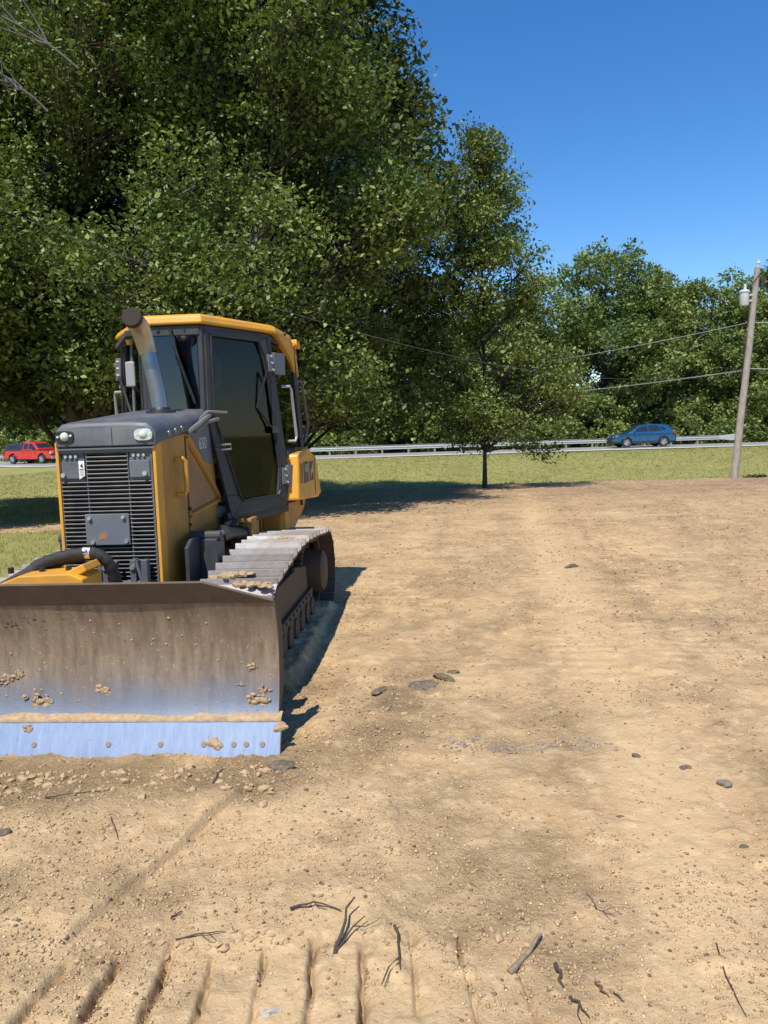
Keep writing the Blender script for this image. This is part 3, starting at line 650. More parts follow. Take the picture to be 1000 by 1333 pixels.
def blademat():
    m, n, b, L = nodes('worn_blade_steel')
    tc = nd(n, 'TexCoord'); P = tc.outputs['Object']; sp = nd(n, 'SeparateXYZ'); L(P, sp.inputs[0])
    no = nd(n, 'TexNoise', Scale=3.0, Detail=7.0, Roughness=.65); L(P, no.inputs['Vector'])
    mp = nd(n, 'Mapping'); mp.inputs['Scale'].default_value = (7, 1.2, 1.2); L(P, mp.inputs[0]); st_n = nd(n, 'TexNoise', Scale=3.0, Detail=9.0, Roughness=.72); L(mp.outputs[0], st_n.inputs['Vector'])
    sp_n = nd(n, 'TexNoise', Scale=38.0, Detail=4.0, Roughness=.7); L(P, sp_n.inputs['Vector'])
    # scoured bare steel where soil rolls over the lower curve, brown dust film above
    hz = nd(n, 'Math', operation='MULTIPLY_ADD'); L(no.outputs[0], hz.inputs[0]); hz.inputs[1].default_value = .16; L(sp.outputs['Z'], hz.inputs[2])
    bare = ramp(n, [(.33, (1, 1, 1)), (.41, (.62, .62, .62)), (.47, (.2, .2, .2)), (.60, (0, 0, 0))], hz.outputs[0])
    film = mix(n, ramp(n, [(.34, (0, 0, 0)), (.66, (1, 1, 1))], st_n.outputs[0]).outputs[0], (.135, .092, .060), (.265, .195, .128))
    film = mix(n, ramp(n, [(.55, (0, 0, 0)), (.68, (.7, .7, .7))], no.outputs[0]).outputs[0], film, (.16, .10, .058))
    film = mix(n, ramp(n, [(.60, (0, 0, 0)), (.70, (1, 1, 1))], sp_n.outputs[0]).outputs[0], film, (.34, .25, .16))
    film = mix(n, ramp(n, [(.28, (1, 1, 1)), (.38, (0, 0, 0))], sp_n.outputs[0]).outputs[0], film, (.10, .06, .035))
    col = mix(n, bare.outputs[0], film, mix(n, st_n.outputs[0], (.11, .125, .155), (.18, .20, .245)))
    L(col, b.inputs['Base Color'])
    mt = nd(n, 'Math', operation='MULTIPLY'); L(bare.outputs[0], mt.inputs[0]); mt.inputs[1].default_value = .40; L(mt.outputs[0], b.inputs['Metallic'])
    rr = nd(n, 'MapRange'); rr.inputs[3].default_value = .7; rr.inputs[4].default_value = .52; L(bare.outputs[0], rr.inputs[0]); L(rr.outputs[0], b.inputs['Roughness'])
    bp = nd(n, 'Bump', Strength=.25, Distance=.004); L(sp_n.outputs[0], bp.inputs['Height']); L(bp.outputs[0], b.inputs['Normal'])
    return m
def edgemat():
    m, n, b, L = nodes('polished_cutting_edge')
    tc = nd(n, 'TexCoord'); P = tc.outputs['Object']
    mp = nd(n, 'Mapping'); mp.inputs['Scale'].default_value = (12, 2, 2); mp.inputs['Rotation'].default_value = (0, .35, 0); L(P, mp.inputs[0])
    no = nd(n, 'TexNoise', Scale=4.0, Detail=7.0, Roughness=.7); L(mp.outputs[0], no.inputs['Vector'])
    n2 = nd(n, 'TexNoise', Scale=26.0, Detail=4.0); L(P, n2.inputs['Vector'])
    c = ramp(n, [(.3, (.44, .46, .50)), (.7, (.62, .63, .66))], no.outputs[0]).outputs[0]
    c = mix(n, ramp(n, [(.66, (0, 0, 0)), (.76, (1, 1, 1))], n2.outputs[0]).outputs[0], c, (.45, .36, .26))
    L(c, b.inputs['Base Color']); b.inputs['Metallic'].default_value = .8; b.inputs['Roughness'].default_value = .34
    bp = nd(n, 'Bump', Strength=.2, Distance=.003); L(no.outputs[0], bp.inputs['Height']); L(bp.outputs[0], b.inputs['Normal']); return m
BLADE_M = blademat(); EDGE_M = edgemat()

DOZ = empty('bulldozer', (-1.87, 5.2, float(ground_z(-1.87, 5.2))-.012), -R_(4))
tag(DOZ, 'yellow and charcoal crawler bulldozer with a wide worn steel blade, parked on bare dirt', 'bulldozer')
def text(name, s, size, mat, parent, loc, rot, ext=.002, shear=0):
    c = bpy.data.curves.new(name, 'FONT'); c.body = s; c.size = size; c.extrude = ext; c.shear = shear; c.align_x = 'CENTER'; c.align_y = 'CENTER'
    o = bpy.data.objects.new(name+'_tmp', c); COL.objects.link(o); bpy.context.view_layer.update()
    me = bpy.data.meshes.new_from_object(o.evaluated_get(bpy.context.evaluated_depsgraph_get())); bpy.data.objects.remove(o, do_unlink=True)
    me.materials.clear(); me.materials.append(mat); q = bpy.data.objects.new(name, me); q.location = loc; q.rotation_euler = rot; return link(q, parent)

# --- blade
XL, XR = -1.40, 1.315
prof = [(-.978, .165), (-.932, .24), (-.898, .34), (-.880, .44), (-.874, .54), (-.882, .64), (-.905, .74), (-.935, .815), (-.950, .845)]
# smooth the curve by subdividing
pp = []
for i in range(len(prof)-1):
    for k in range(3): t_ = k/3; pp.append((prof[i][0]*(1-t_)+prof[i+1][0]*t_, prof[i][1]*(1-t_)+prof[i+1][1]*t_))
pp.append(prof[-1])
for _ in range(3): pp = [pp[0]]+[((pp[i-1][0]+2*pp[i][0]+pp[i+1][0])/4, (pp[i-1][1]+2*pp[i][1]+pp[i+1][1])/4) for i in range(1, len(pp)-1)]+[pp[-1]]
NXB = 44; V = []; nP = len(pp)
for j in range(NXB+1):
    x = XL + (XR-XL)*j/NXB
    for (yy, zz) in pp: V.append((x, yy + .003*math.sin(x*5+zz*7), zz))
for j in range(NXB+1):
    x = XL + (XR-XL)*j/NXB
    for (yy, zz) in pp: V.append((x, yy+.022, zz+.004))
I = np.arange(2*(NXB+1)*nP).reshape(2, NXB+1, nP); F = []
F.append(np.stack([I[0, :-1, :-1], I[0, 1:, :-1], I[0, 1:, 1:], I[0, :-1, 1:]], -1).reshape(-1, 4))
F.append(np.stack([I[1, :-1, :-1], I[1, :-1, 1:], I[1, 1:, 1:], I[1, 1:, :-1]], -1).reshape(-1, 4))
for j in (0, NXB): F.append(np.stack([I[0, j, :-1], I[0, j, 1:], I[1, j, 1:], I[1, j, :-1]], -1))
for k in (0, nP-1): F.append(np.stack([I[0, :-1, k], I[0, 1:, k], I[1, 1:, k], I[1, :-1, k]], -1))
blade = mesh_np('blade', V, F, BLADE_M, DOZ, smooth=False)
blade.data.polygons.foreach_set('use_smooth', np.ones(len(blade.data.polygons), bool)); blade.data.set_sharp_from_angle(angle=R_(40))
lip = MB()
def lipz(z): return -.950 - (z-.845)*.62
zt = .972
outer = [(XL, .838), (XR, .838), (XR, .848), (.945, zt), (-1.02, zt), (XL, .848)]
lip.loft([[(x, lipz(z)-.006, z) for x, z in outer], [(x, lipz(z)+.016, z+.006) for x, z in outer]])
lip.build('top_lip', paint('brown_lip_steel', (.10, .066, .046), .75, .0, .45, (.19, .13, .085), 9, bump=.3), blade, bevel=.003)
ce = MB(); EX = XR+.02
ce.loft([[(x, y, z) for (y, z) in ((-1.075, -.045), (-.985, .178), (-.962, .170), (-1.052, -.055))] for x in (XL-.02, EX)])
cedge = ce.build('cutting_edge', EDGE_M, blade, bevel=.003)
bo = MB(); nrm = Vector((0, -.927, .374))
for x in (-1.25, -1.0, -.72, -.42, .25-.32, .56-.2, .86-.2, .905, 1.075, 1.145, 1.235):
    c = Vector((x, -1.034, .060)); bo.cyl(c - nrm*.004, c + nrm*.005, .017, .014, 12)
bo.split('bolt', paint('rusty_bolt', (.26, .19, .14), .7, .2, .6, (.30, .20, .12), 20), blade)
# soil ledge along the joint and clods stuck to the mouldboard
V = []; N2 = 150
for j in range(N2+1):
    x = XL + (XR+.022-XL)*j/N2; a = .5+.5*float(fbm(np.array([x]), np.array([.3]), .10, 4)[0])*1.6; hgt = .004+.015*max(0, a)
    V += [(x, -.990-.003*a, .174), (x, -.989-.004*a, .184), (x, -.978, .190+hgt*.5), (x, -.952, .196+hgt), (x, -.925, .20+hgt)]
I = np.arange((N2+1)*5).reshape(N2+1, 5); Q = np.stack([I[:-1, :-1], I[:-1, 1:], I[1:, 1:], I[1:, :-1]], -1).reshape(-1, 4)
mesh_np('soil_ledge', V, [Q[:, ::-1]], MUD, blade, smooth=True)
def face_y(z): return float(np.interp(z, [p[1] for p in pp], [p[0] for p in pp]))
md = MB(); rn = random.Random(4)
for (x, z, r, fl) in ((.29, .33, .036, 1), (-.10, .27, .045, 1), (-.04, .285, .03, 1), (-.26, .40, .03, 1), (-.2, .43, .02, 1), (-.32, .37, .022, 1), (1.19, .27, .04, 1), (1.22, .32, .03, 1), (1.16, .45, .022, 1), (1.1, .36, .014, 1)):
    for q in range(16): md.lump((x+rn.gauss(0, r*.7), face_y(z)-.004, z+rn.gauss(0, r*.45)), (r*rn.uniform(.12, .42), r*.14, r*rn.uniform(.1, .34)), seed=int(x*100)+q*7, sub=2, rough=.5)
for q in range(150):
    x = rn.uniform(XL+.05, XR-.03) if q % 3 else rn.uniform(-.9, .35); z = .2+.6*rn.random()**1.3; r = rn.uniform(.003, .009)
    md.lump((x, face_y(z)-.0, z), (r*rn.uniform(.7, 1.6)*.8, r*.35, r*.7), seed=q, sub=1, rough=.4)
for (x, z, r) in ((.95, .07, .035), (1.33, .148, .03), (-.12, .148, .02), (-.42, .15, .014)):
    for q in range(8):
        zz = z+rn.gauss(0, r*.5); yy = -.986-(.178-zz)*.40-.004; md.lump((x+rn.gauss(0, r*.5), yy, zz), (r*.45, r*.18, r*.4), seed=q+50, sub=2, rough=.5)
tag(md.build('stuck_soil', MUD, blade, smooth=True), kind='stuff')
md = MB()
for (x, z, s) in ((-.22, .73, .05), (-.20, .70, .03), (-.06, .735, .05), (-.0, .72, .03), (.02, .75, .02), (-.3, .745, .02), (-.62, .72, .06), (-.9, .70, .05), (1.2, .69, .018), (-.42, .64, .03)):
    for q in range(16): g1 = rn.gauss(0, s*.75); z1 = z+rn.gauss(0, s*.28)+.25*g1*math.sin(x*40); md.lump((x+g1, face_y(z1)+.001, z1), (s*rn.uniform(.05, .26), s*.06, s*rn.uniform(.05, .16)), seed=q+int(x*50), sub=2, rough=.7)
tag(md.build('dark_dirt_spots', MUDD, blade, smooth=True), kind='stuff')
# end ribs and back frame of the blade
b = MB()
for x in (XR-.022, XL+.022):
    b.prism([(-.95, .17), (-.80, .2), (-.70, .3), (-.68, .6), (-.72, .74), (-.85, .82), (-.90, .80), (-.86, .66), (-.852, .54), (-.858, .44), (-.876, .34), (-.91, .25)], 'x', x-.010, x+.010)
b.split('end_rib', DARKST, blade, bevel=.004); b = MB(); b.span((-1.2, -.72, .30), (1.2, -.52, .42)); b.span((-1.2, -.72, .66), (1.2, -.58, .76)); b.span((-.35, -.70, .25), (.35, -.35, .7))
b.build('blade_back_frame', YEL_SHADE, blade, bevel=.006)
# yellow angle-cylinder mount that shows over the blade top at the left
b = MB(); b.prism([(-.46, .84), (-.44, .90), (-.30, .955), (.02, .965), (.10, .93), (.10, .84)], 'y', -.66, -.40)
b.box((.01, -.5, .955), (.18, .22, .05), (0, R_(-24), 0))
b.build('cylinder_mount', YEL_P, DOZ, bevel=.008)
b = MB()
for x in (-.42, -.22, -.05): b.cyl((x, -.52, .95), (x, -.52, .985), .02, n=6)
b.split('bolt', BLACK, bpy.data.objects['cylinder_mount'])
# hoses
b = MB(); hp = [(-.50, -.50, .84), (-.36, -.48, .915), (-.28, -.45, .985), (-.15, -.42, 1.03), (0, -.40, 1.05), (.09, -.38, 1.03), (.135, -.34, .95), (.14, -.28, .80)]
cu = []
for i in range(len(hp)-1):
    p0, p1, p2, p3 = [Vector(hp[min(max(i+k, 0), len(hp)-1)]) for k in (-1, 0, 1, 2)]
    for k in range(6):
        t_ = k/6; cu.append(.5*((2*p1)+(-p0+p2)*t_+(2*p0-5*p1+4*p2-p3)*t_**2+(-p0+3*p1-3*p2+p3)*t_**3))
cu.append(Vector(hp[-1]))
b.tube(cu, [.036+.004*(i % 3 == 0) for i in range(len(cu))], 10)
b.tube([p+Vector((.01, .05, -.035)) for p in cu], .022, 8)
hose = b.build('hydraulic_hose', RUBBER, DOZ, smooth=True)
b = MB(); b.tube(cu[24:27], .038, 12); b.cyl(cu[25]+Vector((0, -.03, .02)), cu[25]+Vector((0, -.05, .03)), .012); b.build('hose_clamp', CHROME, hose)
# linkage posts in front of the grille
b = MB()
for x in (.0, .19):
    b.span((x-.02, -.12, .6), (x+.02, -.05, .955)); b.box((x+.045, -.09, .84), (.022, .05, .22), (0, R_(14 if x < .1 else -14), 0))
b.span((.24, -.11, .6), (.285, -.05, .95)); b.span((-.06, -.10, .6), (-.035, -.05, .93)); b.cyl((-.03, -.09, .78), (.27, -.09, .78), .03)
lp = b.build('lift_linkage', GREY_P, DOZ, bevel=.006)
b = MB()
for x in (.0, .19): b.cyl((x, -.12, .905), (x, -.138, .905), .017, n=8)
b.split('pin', CHROME, lp)
# C-frame push arms
b = MB()
for s in (-1, 1): b.tube([(s*.30, -.55, .35), (s*.52, -.1, .36), (s*.56, .9, .42)], .08, 6)
b.span((-.5, -.62, .28), (.5, -.48, .46)); b.build('push_frame', YEL_SHADE, DOZ, bevel=.01)

# --- nose: grille, side panels, hood
b = MB()   # radiator housing core behind the slats, blackened to paint shade into the gaps
b.span((-.29, .075, .42), (.30, .60, 1.735)); core = b.build('engine_housing', paint('grille_gap_shade', (.004, .004, .004), .9), DOZ)
b = MB()
zs = np.linspace(.62, 1.665, 38)
for i, z in enumerate(zs):
    x0, x1 = (-.31, .315) if z < 1.475 else (-.128, .158)
    b.box(((x0+x1)/2, .0, z), (x1-x0, .036, .0055), (R_(-24), 0, 0))
b.span((-.132, -.012, .62), (-.126, .03, 1.67)); b.span((.155, -.012, .62), (.161, .03, 1.67))
b.span((-.322, -.01, .55), (-.308, .05, 1.69)); b.span((.312, -.01, .55), (.326, .05, 1.69))
grille = b.build('grille', paint('grille_paint', (.11, .11, .115), .4, .2, .5, (.28, .25, .21), 12), DOZ)
b = MB(); b.span((-.155, -.035, 1.045), (.150, -.022, 1.258)); cov = b.build('cover_plate', GREY_L, grille, bevel=.004)
b = MB()
for x, z in ((-.12, 1.23), (.115, 1.235), (-.105, 1.068), (.128, 1.07)): b.cyl((x, -.036, z), (x, -.054, z), .013, n=8)
b.split('bolt', CHROME, grille)
b = MB(); b.plate([(-.07, -.0358, 1.08), (-.01, -.0358, 1.09), (.0, -.0358, 1.12), (-.03, -.0358, 1.135), (-.065, -.0358, 1.115)], .001); b.build('rust_patch', paint('rust', (.33, .14, .06), .9, 0, .6, (.16, .14, .13), 30), grille)
for s, x0, x1 in ((-1, -.30, -.15), (1, .17, .31)):
    b = MB(); b.span((x0, -.02, 1.50), (x1, .0, 1.615)); b.span((x0-.005, .0, 1.48), (x1+.005, .035, 1.69)); br = b.build('grille_bracket', GREY_L if s > 0 else GREY_P, grille, bevel=.003)
    b = MB(); xm = x0+.015 if s < 0 else x1-.03
    for k in range(3): b.cyl((x0+.03+k*.035, -.002, 1.648), (x0+.03+k*.035, -.016, 1.648), .011, n=8)
    b.cyl((xm, -.02, 1.525), (xm, -.042, 1.525), .016, n=8); b.split('bolt', CHROME, grille)
b = MB(); b.plate([(-.178, -.0225, 1.62), (-.138, -.0225, 1.62), (-.138, -.0225, 1.52), (-.178, -.0225, 1.495)], .002); stk = b.build('warning_sticker', STICK, grille)
b = MB(); b.box((-.158, -.0245, 1.588), (.012, .001, .018), (0, .6, 0)); b.box((-.153, -.0245, 1.58), (.010, .001, .012), (0, -.4, 0))
for k, (z, w_) in enumerate(((1.563, .03), (1.552, .03), (1.541, .024), (1.531, .028), (1.520, .016))): b.box((-.158, -.0245, z), (w_, .001, .005 if k == 0 else .0025))
b.build('sticker_print', DKDEC, grille)
# yellow front edges
b = MB()
for s in (-1, 1): xf = .345 if s > 0 else -.326; b.span((xf-.010, -.022, .45), (xf+.012, .10, 1.745))
b.split('front_flange', YEL_P, DOZ, bevel=.004)
def side(name, poly, x0, x1, mat, parent=DOZ, bevel=.005):
    b = MB(); b.prism(poly, 'x', x0, x1); return b.build(name, mat, parent, bevel)
for s in (1, -1):
    off_ = 0 if s > 0 else .03; f = (lambda a, c: (s*a+off_, s*c+off_)) 
    sp1 = side('engine_side_panel', [(.10, .55), (.585, .55), (.585, 1.785), (.10, 1.745)], *f(.315, .358), YEL_SHADE)
    sp2 = side('rear_side_panel', [(.595, .50), (1.62, .50), (1.62, 1.05), (1.43, 1.12), (1.33, 1.72), (1.30, 1.875), (.595, 1.785)], *f(.30, .345), YEL_SHADE)
    rib = MB(); rib.prism([(.60, 1.70), (.66, 1.78), (.74, 1.78), (1.49, 1.20), (1.49, 1.02), (.60, 1.12), (.60, 1.18), (1.36, 1.20), (.68, 1.68), (.66, .0+1.18), (.60, 1.18)], 'x', *f(.345, .372)) if False else None
    r_ = MB()
    xm = s*.353
    r_.tube([(xm, .63, 1.75), (xm, 1.0, 1.52), (xm, 1.49, 1.20)], .022, 6); r_.tube([(xm, .625, 1.165), (xm, 1.49, 1.215)], .022, 6); r_.tube([(xm, .625, 1.75), (xm, .625, 1.165)], .016, 6)
    r_.build('panel_rib', YEL_SHADE, sp2)
    b = MB(); b.plate([(s*.3475, .665, 1.66), (s*.3475, .665, 1.20), (s*.3475, 1.40, 1.235)], .003); b.build('recessed_panel', paint('dusty_brown_panel', (.30, .155, .05), .6, 0, .6, (.17, .10, .055), 5), sp2)
    b = MB(); b.plate([(s*.348, .74, 1.79), (s*.348, 1.28, 1.86), (s*.348, 1.32, 1.52), (s*.348, 1.10, 1.56)], .003); b.build('grey_decal_panel', GREY_L, sp2)
    t_ = text('model_number', '650', .135, DECAL, sp2, (s*.3505, 1.06, 1.70), (R_(90), 0, R_(90) if s > 0 else R_(-90)), .001)
    b = MB(); y0 = .40
    b.tube([(s*.36, .36, 1.60), (s*.415, .36, 1.605), (s*.425, .375, 1.585), (s*.425, .375, 1.37), (s*.415, .36, 1.35), (s*.36, .36, 1.345)], .017, 8)
    b.build('grab_handle', YEL_P, sp1, smooth=True)
    b = MB(); b.cyl((s*.36, .59, 1.22), (s*.38, .59, 1.22), .014); b.cyl((s*.36, .59, 1.00), (s*.38, .59, 1.0), .014); b.cyl((s*.36, .59, 1.10), (s*.375, .59, 1.1), .01); b.span((s*.355, .583, .55), (s*.362, .598, 1.76)); b.build('latch', BLACK, sp1)
# hood cap
b = MB()
def hood_ring(y, z0, z1, hw): return [(-hw, y, z0), (-hw, y, z1-.07), (-hw+.02, y, z1-.03), (-hw+.06, y, z1-.004), (-hw*.45, y, z1+.004), (hw*.45, y, z1+.004), (hw-.06, y, z1-.004), (hw-.02, y, z1-.03), (hw, y, z1-.07), (hw, y, z0)]
b.loft([hood_ring(-.045, 1.715, 1.845, .345), hood_ring(-.028, 1.71, 1.868, .366), hood_ring(.10, 1.735, 1.885, .368), hood_ring(.60, 1.795, 1.93, .37), hood_ring(1.20, 1.885, 1.985, .37)])
for v in b.bm.verts:
    if v.co.x < 0: v.co.x *= .885
hood = b.build('hood', GREY_P, DOZ, bevel=.006, smooth=True)
b = MB(); b.span((-.318, -.035, 1.690), (.355, -.01, 1.706)); b.span((-.312, -.02, 1.672), (.34, .03, 1.690)); b.build('hood_trim', GREY_L, hood, bevel=.003)
b = MB(); b.span((.072, -.0475, 1.72), (.076, -.0455, 1.835)); b.build('hood_seam', BLACK, hood)
for x in (-.247, .291):
    b = MB(); ring = [(x+.062*math.copysign(abs(math.cos(a))**.6, math.cos(a)), 1.783+.040*math.copysign(abs(math.sin(a))**.6, math.sin(a))) for a in np.linspace(0, 2*math.pi, 24, endpoint=False)]
    b.prism(ring, 'y', -.056, -.040); hl = b.build('headlight', BLACK if x < 0 else REFL, hood, bevel=.003)
    b = MB(); b.lathe([(.002, -.078), (.018, -.074), (.028, -.064), (.031, -.055)], (x, 0, 1.783), 'y', 18); b.cyl((x-.045, -.055, 1.783), (x-.045, -.062, 1.783), .008); b.cyl((x+.045, -.055, 1.79), (x+.045, -.062, 1.79), .008)
    o = b.build('headlight_lens', LAMP, hood, smooth=True)
b = MB()
for k in range(3): b.cyl((.366, .22+k*.14, 1.79+k*.017), (.376, .22+k*.14, 1.79+k*.017), .022, n=14)
b.split('vent_plug', REFL, hood, smooth=True)
# hoses and bits at the back of the hood on the right
b = MB(); b.tube([(.372, .62, 1.79), (.40, .8, 1.85), (.40, 1.0, 1.90), (.36, 1.25, 1.93)], .02, 8); b.tube([(.37, .8, 1.80), (.41, 1.0, 1.87), (.42, 1.3, 1.90)], .016, 8); b.tube([(.36, .75, 1.83), (.36, 1.2, 1.96), (.48, 1.35, 1.95)], .014, 8)
b.build('pipe_run', paint('dusty_pipe', (.16, .15, .14), .6, .2, .5, (.3, .26, .2), 9), hood, smooth=True)
# exhaust stack
b = MB(); b.tube([(.115, .80, 1.93), (.10, .80, 2.10), (.045, .79, 2.42)], .060, 20); stack = b.build('exhaust_stack', STACKM, DOZ, smooth=True)
b = MB(); ep = [(.046, .79, 2.40), (.032, .785, 2.47), (.022, .765, 2.54), (.016, .715, 2.595), (.012, .645, 2.63), (.018, .575, 2.645)]
b.tube(ep, [.065, .071, .074, .074, .073, .072], 20); b.build('exhaust_elbow', RUSTY, stack, smooth=True)
d = (Vector(ep[-1])-Vector(ep[-2])).normalized(); c = Vector(ep[-1]); b = MB(); b.tube([c-d*.03, c+d*.004, c+d*.012], [.0745, .0745, .066], 20); b.build('stack_mouth', SOOT, stack, smooth=True)
b = MB(); b.lathe([(.115, 1.94), (.11, 1.965), (.075, 1.975), (.066, 1.99)], (.114, .80, 0), 'z', 20); b.build('stack_collar', BLACK, stack, smooth=True)

# --- cab
FX, FY, DXr, DY_, RY = .315, 1.225, .80, 2.12, 3.02
b = MB()  # floor and lower body
plan = lambda k, e=0: [(-FX*k, FY), (FX*k, FY), (DXr*k, DY_), (DXr*k, RY), (-DXr*k, RY), (-DXr*k, DY_)]
b.loft([[(x, y+.03, 1.06) for x, y in plan(.93)], [(x, y+.03, 1.16) for x, y in plan(.94)]])
cab = b.build('cab', GREY_P, DOZ, bevel=.01)
def lerp(a, c, t): return tuple(a[i]*(1-t)+c[i]*t for i in range(3))
b = MB()
for s in (-1, 1):
    # front post, lower sloping door sill post, B post, rear post
    b.tube([(s*.315, 1.245, 1.90), (s*.322, 1.25, 2.66)], .030, 6); b.tube([(s*.335, 1.27, 1.93), (s*.345, 1.29, 2.64)], .022, 6)
    b.tube([(s*.79, 2.13, 1.12), (s*.785, 2.11, 1.5), (s*.70, 1.99, 2.64)], .042, 6)
    b.tube([(s*.80, 3.0, 1.55), (s*.76, 2.86, 2.64)], .045, 6)
    b.tube([(s*.79, 2.13, 1.57), (s*.80, 3.0, 1.57)], .05, 6)
    b.tube([(s*.70, 1.99, 2.64), (s*.76, 2.86, 2.64)], .035, 6); b.tube([(s*.33, 1.26, 2.645), (s*.70, 1.99, 2.645)], .035, 6)
b.span((-.32, 1.215, 2.585), (.32, 1.265, 2.665)); b.span((-.32, 1.215, 1.93), (.32, 1.265, 1.985)); b.span((-.76, 2.84, 2.58), (.76, 2.90, 2.66)); b.span((-.8, 2.97, 1.5), (.8, 3.05, 1.62))
frame = b.build('cab_frame', GREY_SHADE, cab, bevel=.006)
b = MB(); b.span((-.8, 2.99, 1.0), (.8, 3.03, 1.6)); b.build('cab_rear_wall', BLACK, cab)
b = MB(); b.plate([(-.29, 1.232, 1.98), (.29, 1.232, 1.98), (.295, 1.235, 2.59), (-.295, 1.235, 2.59)], .006); b.build('windshield', GLS, cab)
b = MB(); b.plate([(-.74, 3.0, 1.62), (.74, 3.0, 1.62), (.70, 2.87, 2.58), (-.70, 2.87, 2.58)], .006); b.build('rear_window', GLD, cab)
def door_pt(t, z, out=0):
    """t along the slanted door plane from front post (0) to rear post (1)"""
    n_ = Vector((.86, -.47, 0)).normalized(); p = Vector((.33+(.80-.33)*t, 1.26+(2.12-1.26)*t, z)) + n_*out; return p
# outline (t, z) measured on the door: raked rear edge, cut front lower corner
DO = [(0, 2.635), (.76, 2.635), (.85, 2.3), (.965, 1.45), (.97, 1.10), (.22, 1.05), (.16, 1.25), (-.01, 1.90)]
DI = [(.06, 2.59), (.66, 2.585), (.74, 2.45), (.785, 2.25), (.885, 1.45), (.87, 1.24), (.84, 1.20), (.36, 1.19), (.32, 1.24), (.106, 1.80), (.06, 1.92)]
for s in (1, -1):
    mir = (lambda p: (p[0]*s, p[1], p[2]))
    b = MB(); k = len(DI)
    # frame as bars along the outline
    def bar(o1, i1, o2, i2):
        for a, c in ((0, .035),):
            P = [door_pt(*o1, a), door_pt(*o2, a), door_pt(*i2, a), door_pt(*i1, a)]; Qp = [door_pt(*o1, c), door_pt(*o2, c), door_pt(*i2, c), door_pt(*i1, c)]
            b.loft([[mir(p) for p in P], [mir(p) for p in Qp]])
    bar(DO[0], DI[0], DO[1], DI[1]); bar(DO[1], DI[1], DO[2], DI[3]); bar(DO[2], DI[3], DO[3], DI[4]); bar(DO[3], DI[4], DO[4], DI[6]); bar(DO[4], DI[6], DO[5], DI[7]); bar(DO[5], DI[7], DO[6], DI[8]); bar(DO[6], DI[8], DO[7], DI[10]); bar(DO[7], DI[10], DO[0], DI[0])
    door = b.build('door', GREY_SHADE, cab, bevel=.006)
    b = MB(); b.plate([mir(door_pt(t_, z, .012)) for t_, z in DI], .006); b.build('door_glass', GLT, cab)
    b = MB(); b.tube([mir(door_pt(t_, z, .04)) for t_, z in DI]+[mir(door_pt(*DI[0], .04))], .010, 6); b.build('door_seal', BLACK, cab)
    b = MB()
    for z, t_, hh in ((2.40, .93, .17), (1.37, 1.06, .17)):
        c = door_pt(t_, z, .035); b.box(mir(c), (.035, .17, hh*1.15), (R_(0), 0, -R_(22)*s)); b.box(mir(door_pt(t_-.11, z, .04)), (.03, .10, hh*.9), (0, 0, -R_(29)*s))
    b.split('hinge', GREY_L, cab, bevel=.004)
    b = MB()
    for z, t_ in ((2.40, .81), (1.37, .945)):
        for q in (-.06, 0, .06): c = door_pt(t_+.0-q*.2, z+q, .055); e = door_pt(t_+.0-q*.2, z+q, .07); b.cyl(mir(c), mir(e), .012, n=8)
    b.split('bolt', CHROME, cab)
    b = MB(); b.tube([mir(door_pt(.14, 2.42, -.05)), mir(door_pt(.22, 2.40, -.05)), mir(door_pt(.22, 2.20, -.05)), mir(door_pt(.12, 2.16, -.05))], .026, 8); b.build('inside_grip', paint('grey_plastic', (.22, .22, .21), .6), cab, smooth=True)
    b = MB(); b.tube([mir(door_pt(.06, 1.685, .04)), mir(door_pt(.06, 1.685, .10)), mir(door_pt(.17, 1.685, .10)), mir(door_pt(.17, 1.645, .10)), mir(door_pt(.06, 1.645, .10)), mir(door_pt(.06, 1.645, .04))], .009, 6); b.build('door_catch', paint('dull_steel', (.4, .38, .36), .5, .6, .3), cab)
    b = MB(); b.tube([mir(door_pt(.79, 2.22, .07)), mir(door_pt(.72, 2.32, .07)), mir(door_pt(.62, 2.0, .02)), mir(door_pt(.80, 1.80, .05))], .010, 6); b.box(mir(door_pt(.82, 1.80, .06)), (.05, .05, .06)); b.build('door_strut', BLACK, cab)
    # rear side glass and its grab rail
    b = MB(); b.plate([(s*.795, 2.18, 1.62), (s*.80, 2.96, 1.62), (s*.765, 2.84, 2.60), (s*.725, 2.06, 2.60)], .006); b.build('side_glass', GLD, cab)
    b = MB(); b.tube([(s*.80, 2.12, 2.20), (s*.87, 2.16, 2.20), (s*.88, 2.18, 2.17), (s*.90, 2.26, 1.73), (s*.89, 2.24, 1.69), (s*.82, 2.2, 1.69)], .014, 8); b.build('grab_rail', paint('light_grey_rail', (.38, .38, .37), .5, .3, .2), cab, smooth=True)
    b = MB(); b.tube([(s*.77, 2.92, 2.30), (s*.84, 2.98, 2.30), (s*.845, 3.0, 2.27), (s*.87, 3.13, 1.86), (s*.86, 3.16, 1.82), (s*.84, 3.04, 1.66)], .013, 8); b.build('grab_rail', GREY_L, cab, smooth=True)
    # dark lower door-sill skirt
    b = MB(); b.plate([mir(door_pt(.16, 1.10, .005)), mir(door_pt(1.0, 1.10, .005)), mir(door_pt(1.0, 1.03, .005)), mir(door_pt(.18, .97, .005))], .05); b.build('sill', BLACK, cab, bevel=.004)
